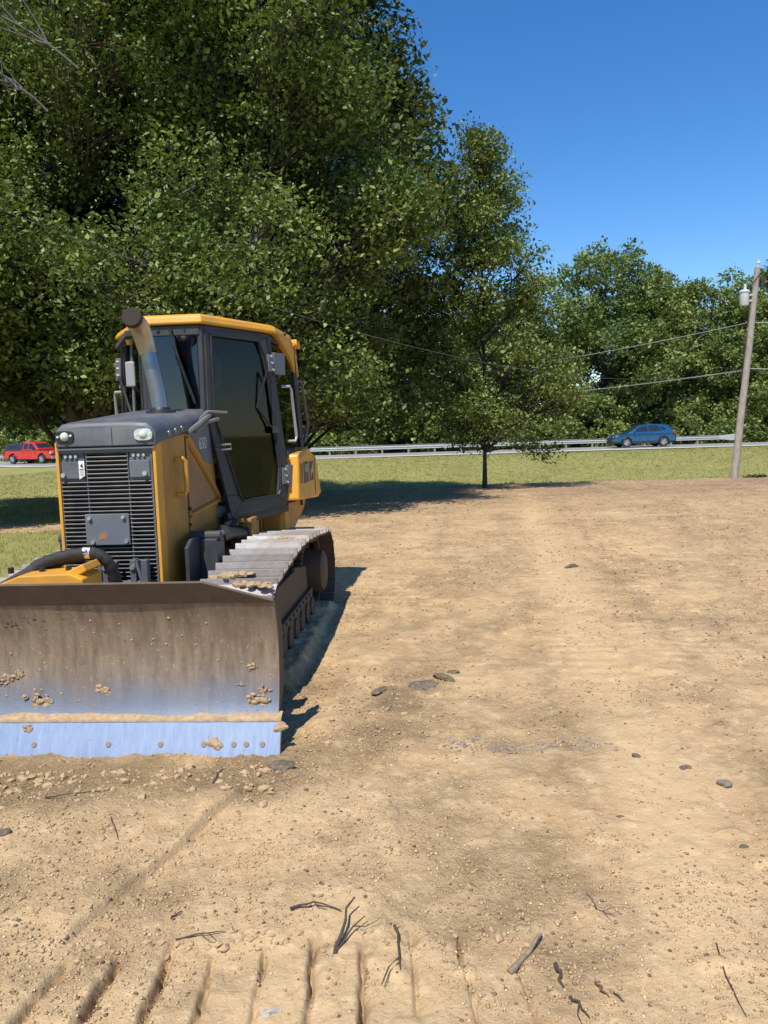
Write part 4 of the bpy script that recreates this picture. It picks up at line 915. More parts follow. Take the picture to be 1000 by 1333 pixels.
# roof
b = MB(); rp = [(-.35, 1.19), (.35, 1.19), (.79, 2.02), (.80, 2.62), (-.80, 2.62), (-.79, 2.02)]
b.loft([[(x, y, 2.672) for x, y in rp], [(x*1.01, y-.004, 2.69) for x, y in rp], [(x*.985, y+.008, 2.735) for x, y in rp], [(x*.93, y+.035, 2.755) for x, y in rp]])
roof = b.build('roof', YEL_P, cab, bevel=.008)
b = MB()
for s in (-1, 1):
    P = [(2.05, 2.672), (2.62, 2.70), (2.98, 2.62), (3.03, 2.54), (2.98, 2.29), (2.90, 2.29), (2.84, 2.42), (2.62, 2.52), (2.30, 2.61)]
    b.prism(P, 'x', s*.735, s*.80)
b.loft([[(-.8, 2.62, 2.66), (.8, 2.62, 2.66), (.8, 2.62, 2.735), (-.8, 2.62, 2.735)], [(-.8, 2.98, 2.56), (.8, 2.98, 2.56), (.8, 2.98, 2.63), (-.8, 2.98, 2.63)], [(-.8, 3.04, 2.34), (.8, 3.04, 2.34), (.8, 3.09, 2.36), (-.8, 3.09, 2.36)]])
rr_ = b.build('rear_roof_section', YEL_P, cab, bevel=.008)
b = MB()
for s in (-1, 1): b.box((s*.80, 2.86, 2.665), (.10, .20, .055), (R_(-6), 0, 0)); b.cyl((s*.80, 2.74, 2.655), (s*.80, 2.77, 2.655), .03)
b.split('work_light_bracket', YEL_P, cab, bevel=.006)
b = MB()
for s in (-1, 1): b.cyl((s*.78, 2.38, 2.712), (s*.812, 2.38, 2.712), .02)
b.split('roof_bolt', BLACK, cab)
# the cab's right half is narrower at the front (the front window sits off centre)
def squeeze(x):
    if x >= 0: return x
    a = -x
    return -(a*.333 if a < .3 else .10+(a-.3)*1.24)
for o in [frame.parent]+[c for c in cab.children]:
    for v in o.data.vertices: v.co.x = squeeze(v.co.x)
# amber cap where the yellow roof corner shows, and mirror, on the far side
b = MB(); b.tube([(-.37, 1.52, 2.55), (-.38, 1.52, 1.95)], .014, 6); b.tube([(-.37, 1.52, 2.56), (-.30, 1.40, 2.62)], .016, 6); b.build('mirror_stem', GREY_L, cab, smooth=True)
b = MB(); b.box((-.385, 1.50, 2.31), (.085, .03, .215)); b.box((-.275, 1.53, 2.31), (.10, .03, .20)); b.split('mirror', paint('mirror_housing', (.30, .30, .31), .5, 0, .2), cab, bevel=.012)
b = MB(); b.box((-.275, 1.512, 2.31), (.07, .008, .15)); b.build('mirror_glass', GLD, cab)
b = MB(); b.lathe([(.03, 2.56), (.04, 2.60), (.035, 2.64), (.01, 2.66)], (-.37, 1.50, 0), 'z', 14); b.build('amber_corner_cap', ORG, cab, smooth=True)
# wiper
b = MB(); b.cyl((.09, 1.215, 2.625), (.09, 1.19, 2.625), .016); b.tube([(.09, 1.19, 2.625), (.15, 1.185, 2.40), (.235, 1.195, 2.10)], .008, 6); b.tube([(.11, 1.20, 2.50), (.26, 1.205, 2.03)], .012, 4); b.build('wiper', BLACK, cab)
b = MB(); b.cyl((-.02, 1.215, 2.63), (-.02, 1.205, 2.63), .014, n=8); b.cyl((.20, 1.215, 2.63), (.20, 1.205, 2.63), .009, n=8); b.split('bolt', BLACK, cab)
# inside
b = MB(); b.span((-.26, 1.95, 1.35), (.26, 2.45, 1.50)); b.box((0, 2.50, 1.80), (.50, .13, .72), (R_(-8), 0, 0)); b.box((0, 2.57, 2.24), (.28, .10, .18)); b.span((-.2, 2.0, 1.15), (.2, 2.4, 1.35)); b.build('seat', SEATM, cab, bevel=.03)
b = MB(); b.span((-.27, 1.30, 1.16), (.27, 1.52, 1.93)); b.span((-.62, 1.98, 1.16), (-.36, 2.7, 1.62)); b.span((.36, 2.05, 1.16), (.58, 2.7, 1.58)); b.cyl((-.48, 2.0, 1.62), (-.48, 1.95, 1.78), .03); b.cyl((.46, 2.1, 1.58), (.46, 2.05, 1.76), .03); b.build('console', SEATM, cab, bevel=.015)
b = MB(); b.loft([[(x, y, 2.60) for x, y in plan(.95)], [(x, y, 2.64) for x, y in plan(.95)]]); b.build('headliner', SEATM, cab)
b = MB(); b.box((.0, 1.36, 2.0), (.30, .04, .10)); b.build('gauge_panel', BLACK, cab, bevel=.01)
# --- fuel tank and rear body
b = MB()
TKP = [(2.10, 1.13), (2.16, 1.56), (2.70, 1.62), (2.96, 1.56), (3.22, 1.50), (3.50, 1.09), (3.30, 1.06)]
b.loft([[(x, y, z) for (y, z) in TKP] for x in (-.93, .93)])
tank = b.build('fuel_tank', YEL_P, DOZ, bevel=.02)
b = MB(); b.plate([(.9325, 2.16, 1.565), (.9325, 2.72, 1.615), (.9325, 2.55, 1.57), (.9325, 2.18, 1.51)], .002); b.build('tank_dust_band', paint('dusty_top_band', (.36, .24, .12), .8, 0, .5, (.25, .18, .12), 6), tank)  # dusty band along the upper edge of the tank side
b = MB(); b.span((.931, 3.06, 1.11), (.934, 3.085, 1.53)); b.build('tank_seam', BLACK, tank)
for s in (1, -1):
    b = MB()
    for y in (2.22, 2.30): b.span((s*.930, y, 1.28), (s*.934, y+.03, 1.47))
    b.span((s*.930, 2.40, 1.27), (s*.9345, 2.66, 1.48)); b.span((s*.930, 2.74, 1.27), (s*.9345, 2.98, 1.47)); pl = b.build('name_plate', DKDEC, tank, bevel=.002)
    text('model_number', '650', .11, DECAL, tank, (s*.936, 2.53, 1.41), (R_(90), 0, R_(90) if s > 0 else R_(-90)), .001)
    # small leaping animal emblem: body, neck, legs
    b = MB(); E2 = [(2.80, 1.35), (2.83, 1.39), (2.88, 1.40), (2.91, 1.43), (2.94, 1.445), (2.95, 1.43), (2.925, 1.415), (2.92, 1.385), (2.95, 1.34), (2.935, 1.335), (2.90, 1.365), (2.85, 1.36), (2.82, 1.335), (2.80, 1.30), (2.79, 1.305)]
    b.plate([(s*.9355, y, z) for y, z in E2], .002); b.build('emblem', DECAL, tank)
b = MB(); b.prism([(2.10, .70), (2.10, 1.10), (3.35, 1.05), (3.10, .80), (2.6, .62)], 'x', -.56, .56); b.span((-.35, .6, .50), (.35, 3.1, .95)); b.prism([(2.15, .84), (2.15, 1.09), (3.35, 1.05), (3.2, .95), (2.6, .80)], 'x', .56, .78)
b.build('main_frame', YEL_SHADE, DOZ, bevel=.01)
for s in (1, -1):
    b = MB(); b.span((s*.40, 1.55, .62), (s*.60, 1.82, 1.03)); b.span((s*.36, 1.50, 1.0), (s*.61, 1.85, 1.035)); b.span((s*.33, 1.1, .60), (s*.52, 2.1, .78)); bx_ = b.build('cylinder_bracket', YEL_SHADE, DOZ, bevel=.008)
    b = MB(); b.cyl((s*.52, .92, .985), (s*.52, 1.52, .90), .055, n=16); b.cyl((s*.52, .88, .99), (s*.52, .96, .98), .068, n=16); b.cyl((s*.52, 1.50, .905), (s*.52, 1.56, .90), .066, n=16); b.tube([(s*.52, 1.0, 1.04), (s*.50, 1.2, 1.05), (s*.45, 1.42, 1.02)], .018, 6)
    b.lump((s*.50, 1.3, 1.03), .045, 3, 1, 1); cy = b.build('lift_cylinder', BLACK, DOZ, smooth=True)
    b = MB(); b.cyl((s*.52, .55, 1.03), (s*.52, .92, .985), .026, n=12); b.build('cylinder_rod', CHROME, cy, smooth=True)
    b = MB(); b.prism([(.20, .55), (.20, .98), (.30, 1.03), (.52, 1.03), (.56, .96), (.56, .55)], 'x', s*.44, s*.47); b.prism([(.46, .55), (.46, 1.0), (.58, 1.04), (.66, .98), (.66, .55)], 'x', s*.47, s*.60); b.cyl((s*.38, .52, 1.02), (s*.62, .52, 1.02), .04, n=12)
    b.build('lift_arm_guard', GREY_SHADE, DOZ, bevel=.006)
# --- tracks
def track_path():
    """closed outline in (y, z): idler front, carrier roller, sprocket rear"""
    P = []
    yi, zi, ri = .02, .385, .375; ys, zs_, rs = 2.42, .40, .385
    for a in np.linspace(-90, -260, 16): P.append((yi+ri*math.cos(R_(a)), zi+ri*math.sin(R_(a))))
    P += [(.5, .82), (.95, .86), (1.3, .862), (1.85, .83)]
    for a in np.linspace(95, -75, 16): P.append((ys+rs*math.cos(R_(a)), zs_+rs*math.sin(R_(a))))
    P += [(2.0, .008), (1.2, .008), (.4, .008)]
    return np.array(P+[P[0]])
TP = track_path(); dd = np.r_[0, np.cumsum(np.linalg.norm(np.diff(TP, axis=0), axis=1))]; TL = dd[-1]; NS = 38
sh_ = MB()
W2 = .265
sh_.prism([(-.088, -.012), (.098, -.012), (.098, .004), (-.062, .006), (-.064, .042), (-.079, .042), (-.088, .005)], 'x', -W2, W2)
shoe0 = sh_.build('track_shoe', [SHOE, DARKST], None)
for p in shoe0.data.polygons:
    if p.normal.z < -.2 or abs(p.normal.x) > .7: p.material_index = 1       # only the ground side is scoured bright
first = True
for s in (1, -1):
    xc = .885 if s > 0 else -.78; zk = 1 if s > 0 else .90
    tr = MB()
    tr.prism([(.05, .22), (.05, .36), (.35, .56), (.85, .60), (1.45, .60), (2.0, .52), (2.05, .22)], 'x', xc-.12, xc+.10)
    tr.prism([(.10, .16), (.10, .30), (2.08, .30), (2.08, .16)], 'x', xc-.15, xc+s*.0+.14)
    tr.prism([(.25, .42), (.55, .60), (1.35, .60), (1.35, .44)], 'x', xc+s*.10, xc+s*.125)
    for y in (.35, .62, .89, 1.16, 1.43, 1.70, 1.97): tr.cyl((xc-.16, y, .14), (xc+.16, y, .14), .09, n=14)
    for y in (.45, 1.25): tr.cyl((xc-.12, y, .72), (xc+.12, y, .72), .07, n=14)
    trk = tr.build('track', DARKST, DOZ, bevel=.008)
    ch = MB()
    for q in (-.10, .10):
        R1 = [(xc+q-.025, y, z) for y, z in TP]; cen = TP.mean(0); n_ = len(TP)
        for i in range(n_-1):
            y0, z0 = TP[i]; y1, z1 = TP[i+1]; t_ = Vector((0, y1-y0, z1-z0)); L_ = t_.length; an_ = math.atan2(z1-z0, y1-y0)
            nn = Vector((0, math.sin(an_), -math.cos(an_)))
            ch.box((xc+q, (y0+y1)/2+nn.y*.05, (z0+z1)/2+nn.z*.05), (.05, L_*1.02, .07), (an_, 0, 0))
    ch.build('track_chain', DARKST, trk)
    b = MB(); b.lathe([(.10, -.14), (.24, -.13), (.33, -.10), (.335, -.03), (.30, -.03), (.30, .03), (.335, .03), (.33, .10), (.24, .13), (.10, .14)], (xc, .02, .385), 'x', 30); b.build('idler', DARKST, trk, smooth=True)
    b = MB(); teeth = []
    for k in range(26):
        for da, r_ in ((0, .29), (.35, .34), (.55, .34), (.9, .29)): a = (k+da)*2*math.pi/26; teeth.append((2.42+r_*math.cos(a), .40+r_*math.sin(a)))
    b.prism(teeth, 'x', xc-.03, xc+.03); b.lathe([(.05, -.16), (.20, -.15), (.22, -.05), (.22, .05), (.20, .20), (.16, .22), (.05, .23)], (xc, 2.42, .40), 'x', 26) if s > 0 else b.lathe([(.05, -.23), (.16, -.22), (.20, -.20), (.22, -.05), (.22, .05), (.20, .15), (.05, .16)], (xc, 2.42, .40), 'x', 26)
    b.build('sprocket', DARKST, trk, smooth=True)
    b = MB()
    for y in np.arange(.30, 2.0, .155): b.cyl((xc+.14, y, .275), (xc+.153, y, .275), .013, n=6)
    b.split('guard_bolt', DARKST, trk)
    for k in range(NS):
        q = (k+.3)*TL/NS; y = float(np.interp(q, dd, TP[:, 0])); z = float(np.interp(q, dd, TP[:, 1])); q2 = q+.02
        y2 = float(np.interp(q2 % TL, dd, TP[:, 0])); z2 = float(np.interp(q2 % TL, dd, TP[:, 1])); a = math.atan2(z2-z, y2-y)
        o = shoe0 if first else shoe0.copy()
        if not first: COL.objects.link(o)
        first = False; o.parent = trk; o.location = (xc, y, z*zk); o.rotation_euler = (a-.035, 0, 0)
# dried soil lying on the right track
md = MB()
for (x, y, r) in ((.80, .02, .07), (.88, .06, .055), (.75, .0, .05), (.98, -.10, .05), (1.05, -.12, .045), (1.12, -.16, .04), (.9, -.08, .05), (.92, 1.15, .05), (1.0, 1.2, .035)):
    for q in range(6):
        zz = .80 if y > -.05 else .76
        if y > 1: zz = .885
        md.lump((x+rn.gauss(0, r*.6), y+rn.gauss(0, r*.6), zz+.01), (r*rn.uniform(.3, .6), r*rn.uniform(.3, .6), r*rn.uniform(.12, .3)), seed=q*3+int(x*90), sub=2, rough=.5)
tag(md.build('soil_on_track', MUD, DOZ, smooth=True), kind='stuff')

# ------------------------------------------------------------------ guardrail along the far side of the road
GALV = simple_noise('galvanised_steel', (.30, .31, .315), (.44, .45, .455), 6, .5, .1)
POSTW = bark('weathered_post_wood', (.16, .13, .11), (.30, .26, .22), 9)
def road_z(x): return .05 - .30*float(sstep(-14, -30, np.array(x)))
def rail_pt(x): return x, 58.6+float(road_shift(np.array(float(x)))), road_z(x)
GR_ = empty('guardrail', (0, 58.6, .05)); tag(GR_, 'long galvanised steel guardrail running along the far side of the road', 'guardrail')
xs = np.linspace(-46, 25.6, 90); wprof = [(-.05, .16), (-.05, .13), (.02, .09), (-.05, .04), (-.05, -.04), (.02, -.09), (-.05, -.13), (-.05, -.16)]
V = []
for x in xs:
    X0, Y0, Z0 = rail_pt(x)
    for (a, c) in wprof: V.append((X0, Y0+a-58.6, Z0+.44+c-.05))
    for (a, c) in wprof: V.append((X0, Y0+a+.012-58.6, Z0+.44+c-.05))
I = np.arange(len(V)).reshape(len(xs), 2, 8)
F = [np.stack([I[:-1, 0, :-1], I[:-1, 0, 1:], I[1:, 0, 1:], I[1:, 0, :-1]], -1).reshape(-1, 4), np.stack([I[:-1, 1, :-1], I[1:, 1, :-1], I[1:, 1, 1:], I[:-1, 1, 1:]], -1).reshape(-1, 4)]
mesh_np('rail', V, F, GALV, GR_)
pm = MB().span((-.075, -.02, -.5), (.075, .16, .60)).build('post', POSTW, None, bevel=.01); k_ = 0
for x in np.arange(-44, 25, 2.0):
    X0, Y0, Z0 = rail_pt(x); o = pm if k_ == 0 else pm.copy(); k_ += 1
    if k_ > 1: COL.objects.link(o)
    o.parent = GR_; o.location = (X0, Y0-58.6+.0, Z0-.05)
b = MB(); b.prism([(25.6, .28), (26.6, .18), (27.3, .16), (27.3, .66), (26.6, .64), (25.6, .56)], 'y', -.10, .02); b.build('end_terminal', GALV, GR_, bevel=.02)
b = MB(); b.span((27.3, -.22, .12), (27.36, .22, .74)); eh = b.build('end_plate', paint('black_and_pale_plate', (.05, .05, .05), .6, 0, .2), GR_, bevel=.01)
b = MB(); b.span((27.0, .03, -.5), (27.15, .18, .55)); b.build('post', POSTW, GR_, bevel=.01)

# ------------------------------------------------------------------ vehicles
CARBLUE = paint('car_paint_blue', (.008, .105, .25), .25, .45, .08, (.2, .2, .2), 2, spec=.7); CARRED = paint('car_paint_red', (.55, .012, .018), .22, 0, .06, (.3, .2, .2), 2, spec=.7)
CGL = paint('car_window_glass', (.015, .02, .024), .06, 0, .05, spec=.8); TYRE = paint('tyre_rubber', (.02, .02, .02), .8, 0, .3, (.1, .09, .08)); ALLOY = paint('alloy_wheel', (.55, .56, .58), .3, .7, .15); PLAS = paint('black_trim', (.02, .02, .022), .6, 0, .1)
for m_ in (CARBLUE, CARRED):
    m_.node_tree.nodes['Principled BSDF'].inputs['Coat Weight'].default_value = .8; m_.node_tree.nodes['Principled BSDF'].inputs['Coat Roughness'].default_value = .04
TAIL = paint('tail_lamp', (.35, .01, .012), .2, 0, .05); HEADL = paint('car_head_lamp', (.7, .72, .75), .12, .4, .05)
def arc(cx, cz, r, a0, a1, n=9): return [(cx+r*math.cos(R_(a)), cz+r*math.sin(R_(a))) for a in np.linspace(a0, a1, n)]
def wheel(parent, x, y, r, wd, side):
    b = MB(); b.lathe([(r*.62, -wd/2), (r*.93, -wd/2), (r, -wd*.36), (r, wd*.36), (r*.93, wd/2), (r*.62, wd/2)], (x, y, r), 'y', 28); wl = b.build('wheel', TYRE, parent, smooth=True)
    b = MB(); s_ = -side
    b.lathe([(r*.58, s_*wd*.30), (r*.66, s_*wd*.52), (r*.62, s_*wd*.44), (r*.60, s_*wd*.2)], (x, y, r), 'y', 28)
    b.cyl((x, y+s_*wd*.15, r), (x, y+s_*wd*.47, r), r*.16)
    for k in range(10): a = k*math.pi/5+.15*(k % 2); b.tube([(x+r*.1*math.cos(a), y+s_*wd*.43, r+r*.1*math.sin(a)), (x+r*.62*math.cos(a), y+s_*wd*.46, r+r*.62*math.sin(a))], r*.10, 5)
    b.build('rim', ALLOY, wl, smooth=True)
    b = MB(); b.cyl((x, y+s_*wd*.02, r), (x, y+s_*wd*.10, r), r*.58, n=20); b.build('brake_disc', PLAS, wl)
def sideslab(b, poly, y0, y1, inset=0):
    b.loft([[(x, y0, z) for x, z in poly], [(x, y1, z) for x, z in poly]])
def cabin(b, poly, hw0, hw1, z0, z1):
    """greenhouse prism whose half width shrinks from hw0 at z0 to hw1 at z1"""
    h_ = lambda z: hw0+(hw1-hw0)*max(0, min(1, (z-z0)/(z1-z0)))
    b.loft([[(x, -h_(z), z) for x, z in poly], [(x, -h_(z)*.0, z) for x, z in poly], [(x, h_(z), z) for x, z in poly]])
    return h_
# blue crossover, nose towards -x
SUV = empty('crossover_car', (18.35, 54.6, .055), R_(1.0)); SUV.scale = (.94, .94, .97); tag(SUV, 'metallic blue crossover car passing on the road in front of the guardrail', 'car')
b = MB()
low = [(-2.30, .36)] + [(-2.34, .50), (-2.33, .70), (-2.24, .83), (-1.95, .93), (-1.25, 1.03), (-.4, 1.06), (.9, 1.10), (1.9, 1.13), (2.18, 1.08), (2.30, .92), (2.33, .62), (2.30, .40)] + [(1.81, .34)] + arc(1.40, .36, .42, -3, 183) + [(-.93, .27)] + arc(-1.37, .36, .42, -3, 183) + [(-1.82, .34)]
b.loft([[(x*.985, -.80, z) for x, z in low], [(x, -.90, min(z, .98) if z > .98 else z) for x, z in low], [(x, .90, min(z, .98) if z > .98 else z) for x, z in low], [(x*.985, .80, z) for x, z in low]])
body = b.build('body', CARBLUE, SUV, bevel=.035, seg=3, smooth=True)
b = MB(); gh = [(-1.30, 1.0), (-.98, 1.16), (-.45, 1.50), (-.05, 1.60), (.6, 1.645), (1.2, 1.62), (1.75, 1.52), (2.22, 1.06), (2.1, .98)]
hf = cabin(b, gh, .86, .64, 1.0, 1.6); b.build('cabin', CARBLUE, SUV, bevel=.04, seg=3, smooth=True)
b = MB(); b.span((-2.36, -.80, .26), (2.33, .80, .46)); b.span((-.93, -.905, .25), (.95, .905, .37)); b.build('lower_trim', PLAS, SUV, bevel=.03)
def winp(b, poly, s, h_, e=.006): b.plate([(x, s*(h_(z)+e), z) for x, z in poly], .006)
for s in (-1, 1):
    for nm, po in (('front_window', [(-.86, 1.10), (-.42, 1.44), (-.02, 1.53), (.22, 1.55), (.22, 1.12)]), ('rear_window', [(.29, 1.12), (.29, 1.55), (.75, 1.565), (1.08, 1.52), (1.22, 1.15)]), ('quarter_window', [(1.30, 1.17), (1.18, 1.49), (1.40, 1.45), (1.62, 1.22)])):
        b = MB(); winp(b, po, s, hf); b.build(nm, CGL, SUV)
    b = MB(); b.box((-.78, s*.97, 1.10), (.12, .16, .13)); b.build('wing_mirror', CARBLUE, SUV, bevel=.03)
    for x in (.02, 1.0): b = MB(); b.box((x+.1, s*.905, .90), (.17, .03, .035)); b.build('door_handle', CARBLUE, SUV, bevel=.008)
    b = MB(); b.plate([(-2.31, s*.60, .72), (-2.20, s*.86, .76), (-1.98, s*.885, .86), (-2.10, s*.80, .88), (-2.26, s*.62, .80)], .05); b.build('headlight', HEADL, SUV, bevel=.01)
    b = MB(); b.box((2.22, s*.80, .95), (.14, .20, .16)); b.build('tail_light', TAIL, SUV, bevel=.02)
    b = MB(); b.span((-.40, s*.9025, .40), (-.385, s*.9065, 1.0)); b.span((.25, s*.9025, .40), (.265, s*.9065, 1.0)); b.build('door_seam', PLAS, SUV)
    for x in (-1.37, 1.40): wheel(SUV, x, s*.80, .355, .23, 1 if s < 0 else -1)
b = MB(); b.plate([(-1.14, -.70, 1.095), (-1.14, .70, 1.095), (-.48, .60, 1.49), (-.48, -.60, 1.49)], .02); b.build('windscreen', CGL, SUV)
b = MB(); b.plate([(1.86, -.58, 1.44), (1.86, .58, 1.44), (2.17, .66, 1.13), (2.17, -.66, 1.13)], .02); b.build('rear_window', CGL, SUV)
b = MB(); b.tube([(1.45, 0, 1.60), (1.62, 0, 1.63), (1.66, 0, 1.72)], .02, 5); b.box((1.88, 0, 1.50), (.22, 1.0, .04)); b.build('roof_spoiler', CARBLUE, SUV, bevel=.01)
b = MB(); b.plate([(-2.355, -.5, .48), (-2.355, .5, .48), (-2.345, .45, .72), (-2.345, -.45, .72)], .02); b.build('front_grille', PLAS, SUV)
# red crew-cab pickup with a dark cap over the bed, nose towards +x
PU = empty('pickup_truck', (-31.15, 69.3, road_z(-31)+.005), R_(-24)); tag(PU, 'red crew cab pickup with a dark cap over its bed, on the road at left', 'pickup truck')
b = MB()
low = [(-2.85, .55), (-2.90, .70), (-2.90, 1.18), (-2.86, 1.22), (-.55, 1.22), (.9, 1.24), (1.30, 1.22), (2.45, 1.14), (2.80, 1.06), (2.88, .90), (2.90, .60), (2.80, .45), (2.30, .45)] + arc(1.78, .44, .50, 2, 178) + [(1.2, .42), (-1.25, .42)] + arc(-1.78, .44, .50, 2, 178) + [(-2.4, .48)]
b.loft([[(x, -.92, z) for x, z in low], [(x, -1.0, z) for x, z in low], [(x, 1.0, z) for x, z in low], [(x, .92, z) for x, z in low]]); b.build('body', CARRED, PU, bevel=.04, seg=3, smooth=True)
b = MB(); gh = [(-.62, 1.2), (-.56, 1.86), (-.3, 1.93), (.45, 1.93), (.70, 1.86), (1.38, 1.26), (1.3, 1.18)]; hf2 = cabin(b, gh, .95, .72, 1.2, 1.9); b.build('cabin', CARRED, PU, bevel=.04, seg=3, smooth=True)
b = MB(); gh = [(-2.84, 1.2), (-2.62, 1.70), (-2.5, 1.80), (-.72, 1.86), (-.66, 1.2)]; hf3 = cabin(b, gh, .95, .76, 1.2, 1.86); cap = b.build('bed_cap', paint('dark_cap_paint', (.03, .03, .045), .3, 0, .1), PU, bevel=.05, smooth=True)
for s in (-1, 1):
    for nm, po in (('front_window', [(.18, 1.30), (.18, 1.78), (.55, 1.78), (.95, 1.42), (.98, 1.30)]), ('rear_window', [(-.46, 1.30), (-.42, 1.78), (.08, 1.78), (.08, 1.30)])): b = MB(); winp(b, po, s, hf2); b.build(nm, CGL, PU)
    b = MB(); winp(b, [(-2.5, 1.34), (-2.40, 1.64), (-.98, 1.68), (-.95, 1.34)], s, hf3); b.build('cap_window', CGL, cap)
    b = MB(); b.box((1.0, s*1.10, 1.34), (.14, .20, .20)); b.build('wing_mirror', PLAS, PU, bevel=.03)
    for x in (.0, .85): b = MB(); b.box((x-.42, s*1.005, 1.08), (.18, .03, .04)); b.build('door_handle', CARRED, PU, bevel=.008)
    b = MB(); b.span((.105, s*1.0005, .5), (.12, s*1.004, 1.22)); b.span((-.60, s*1.0005, .5), (-.585, s*1.004, 1.22)); b.build('door_seam', PLAS, PU)
    b = MB(); b.box((-2.86, s*.90, 1.0), (.10, .18, .32)); b.build('tail_light', TAIL, PU, bevel=.02)
    b = MB(); b.box((2.82, s*.80, .95), (.16, .34, .2)); b.build('headlight', HEADL, PU, bevel=.03)
    for x in (-1.78, 1.78): wheel(PU, x, s*.88, .40, .27, 1 if s < 0 else -1)
b = MB(); b.plate([(1.24, -.78, 1.38), (1.24, .78, 1.38), (.80, .70, 1.78), (.80, -.70, 1.78)], .02); b.build('windscreen', CGL, PU)
b = MB(); b.span((-2.98, -.95, .50), (-2.86, .95, .68)); b.span((2.84, -.95, .42), (2.98, .95, .68)); b.build('bumper', ALLOY, PU, bevel=.03)
b = MB(); b.span((-2.6, -.7, .30), (2.6, .7, .5)); b.build('chassis', PLAS, PU)

# ------------------------------------------------------------------ leaning utility pole and wires
PB = Vector((11.46, 25.1, gz(11.6, 25.1)-.05)); PT = PB + Vector((.66, 0, 6.75))
pole = empty('utility_pole', PB); tag(pole, 'leaning weathered wooden power pole with a grey transformer near its top', 'utility pole')
loc = lambda p: Vector(p)-PB
at_ = lambda f: (PT-PB)*f
b = MB(); b.tube([Vector((0, 0, -.4)), at_(.3)+Vector((.02, 0, 0)), at_(.62)+Vector((.03, 0, 0)), at_(1)], [.122, .112, .100, .085], 14); b.build('pole_shaft', bark('weathered_pole_wood', (.20, .165, .135), (.42, .37, .32), 7), pole, smooth=True)
TRM = paint('transformer_paint', (.50, .53, .54), .5, 0, .2)
c = at_(.86)+Vector((-.32, -.02, 0)); b = MB(); b.lathe([(.02, -.24), (.13, -.24), (.145, -.20), (.145, .16), (.165, .17), (.165, .21), (.12, .25), (.02, .27)], c, 'z', 20); tf = b.build('transformer', TRM, pole, smooth=True)
b = MB(); b.cyl(c+Vector((.02, 0, .25)), c+Vector((.02, 0, .44)), .05, .035, 10); b.build('bushing', TRM, tf, smooth=True)
b = MB(); b.span(tuple(c+Vector((.10, -.03, -.12))), tuple(c+Vector((.30, .03, -.06)))); b.build('bracket', GALV, pole)
b = MB(); b.span(tuple(c+Vector((.10, -.03, .06))), tuple(c+Vector((.33, .03, .12)))); b.build('bracket', GALV, pole)
b = MB(); b.cyl(at_(1.0)+Vector((0, 0, -.05)), at_(1.0)+Vector((.03, 0, .20)), .035, .05, 10); b.cyl(at_(1.0)+Vector((.03, 0, .12)), at_(1.0)+Vector((.03, 0, .22)), .065, .04, 10); b.build('insulator', TRM, pole, smooth=True)
b = MB(); b.box(at_(.93)+Vector((.18, -.05, 0)), (.12, .12, .26)); b.tube([at_(.93)+Vector((.0, -.05, .05)), at_(.93)+Vector((.2, -.05, .1))], .02, 5); b.build('fuse_cutout', PLAS, pole, bevel=.01)
b = MB(); b.tube([at_(.97)+Vector((.05, -.1, 0)), at_(.90)+Vector((-.16, -.1, .1)), c+Vector((.02, 0, .42))], .012, 5); b.tube([at_(.80)+Vector((-.13, -.05, 0)), at_(.70)+Vector((-.14, -.06, 0)), at_(.46)+Vector((-.13, -.06, 0))], .012, 5); b.build('jumper_wire', PLAS, pole)
WIRE = paint('weathered_wire', (.16, .16, .155), .5, .3, .1)
def wire(p0, p1, sag, label, r=.013, n=28):
    p0, p1 = Vector(p0), Vector(p1); P = [p0.lerp(p1, t)-Vector((0, 0, sag*4*t*(1-t))) for t in np.linspace(0, 1, n)]
    o = MB().tube(P, r, 5).build('power_line', WIRE, None, smooth=True); return tag(o, label, 'wire', 'power lines')
pa, pb_ = PB+at_(.53), PB+at_(.745)
wire((-5.6, 9.6, 5.0), pa+Vector((-.12, 0, 0)), 1.15, 'service wire sagging from upper left across the dark trees to the pole', .0045, 40)
WIRE = paint('sunlit_wire', (.42, .42, .41), .5, .3, .1)  # same wire in paler grey, sunlight put into its colour
wire(pa+Vector((-.1, .05, -.06)), (-14, 58, 5.2), 1.1, 'lower wire running from the pole leftwards over the guardrail')
wire(pb_+Vector((-.1, 0, 0)), (-12, 60, 6.4), 1.2, 'upper wire running from the pole leftwards against the trees')
wire(pb_+Vector((.1, 0, 0)), (26, 21, 5.5), .4, 'upper wire leaving the photo at the right of the pole')
wire(pa+Vector((.1, 0, 0)), (26, 22, 3.9), .4, 'lower wire leaving the photo at the right of the pole')

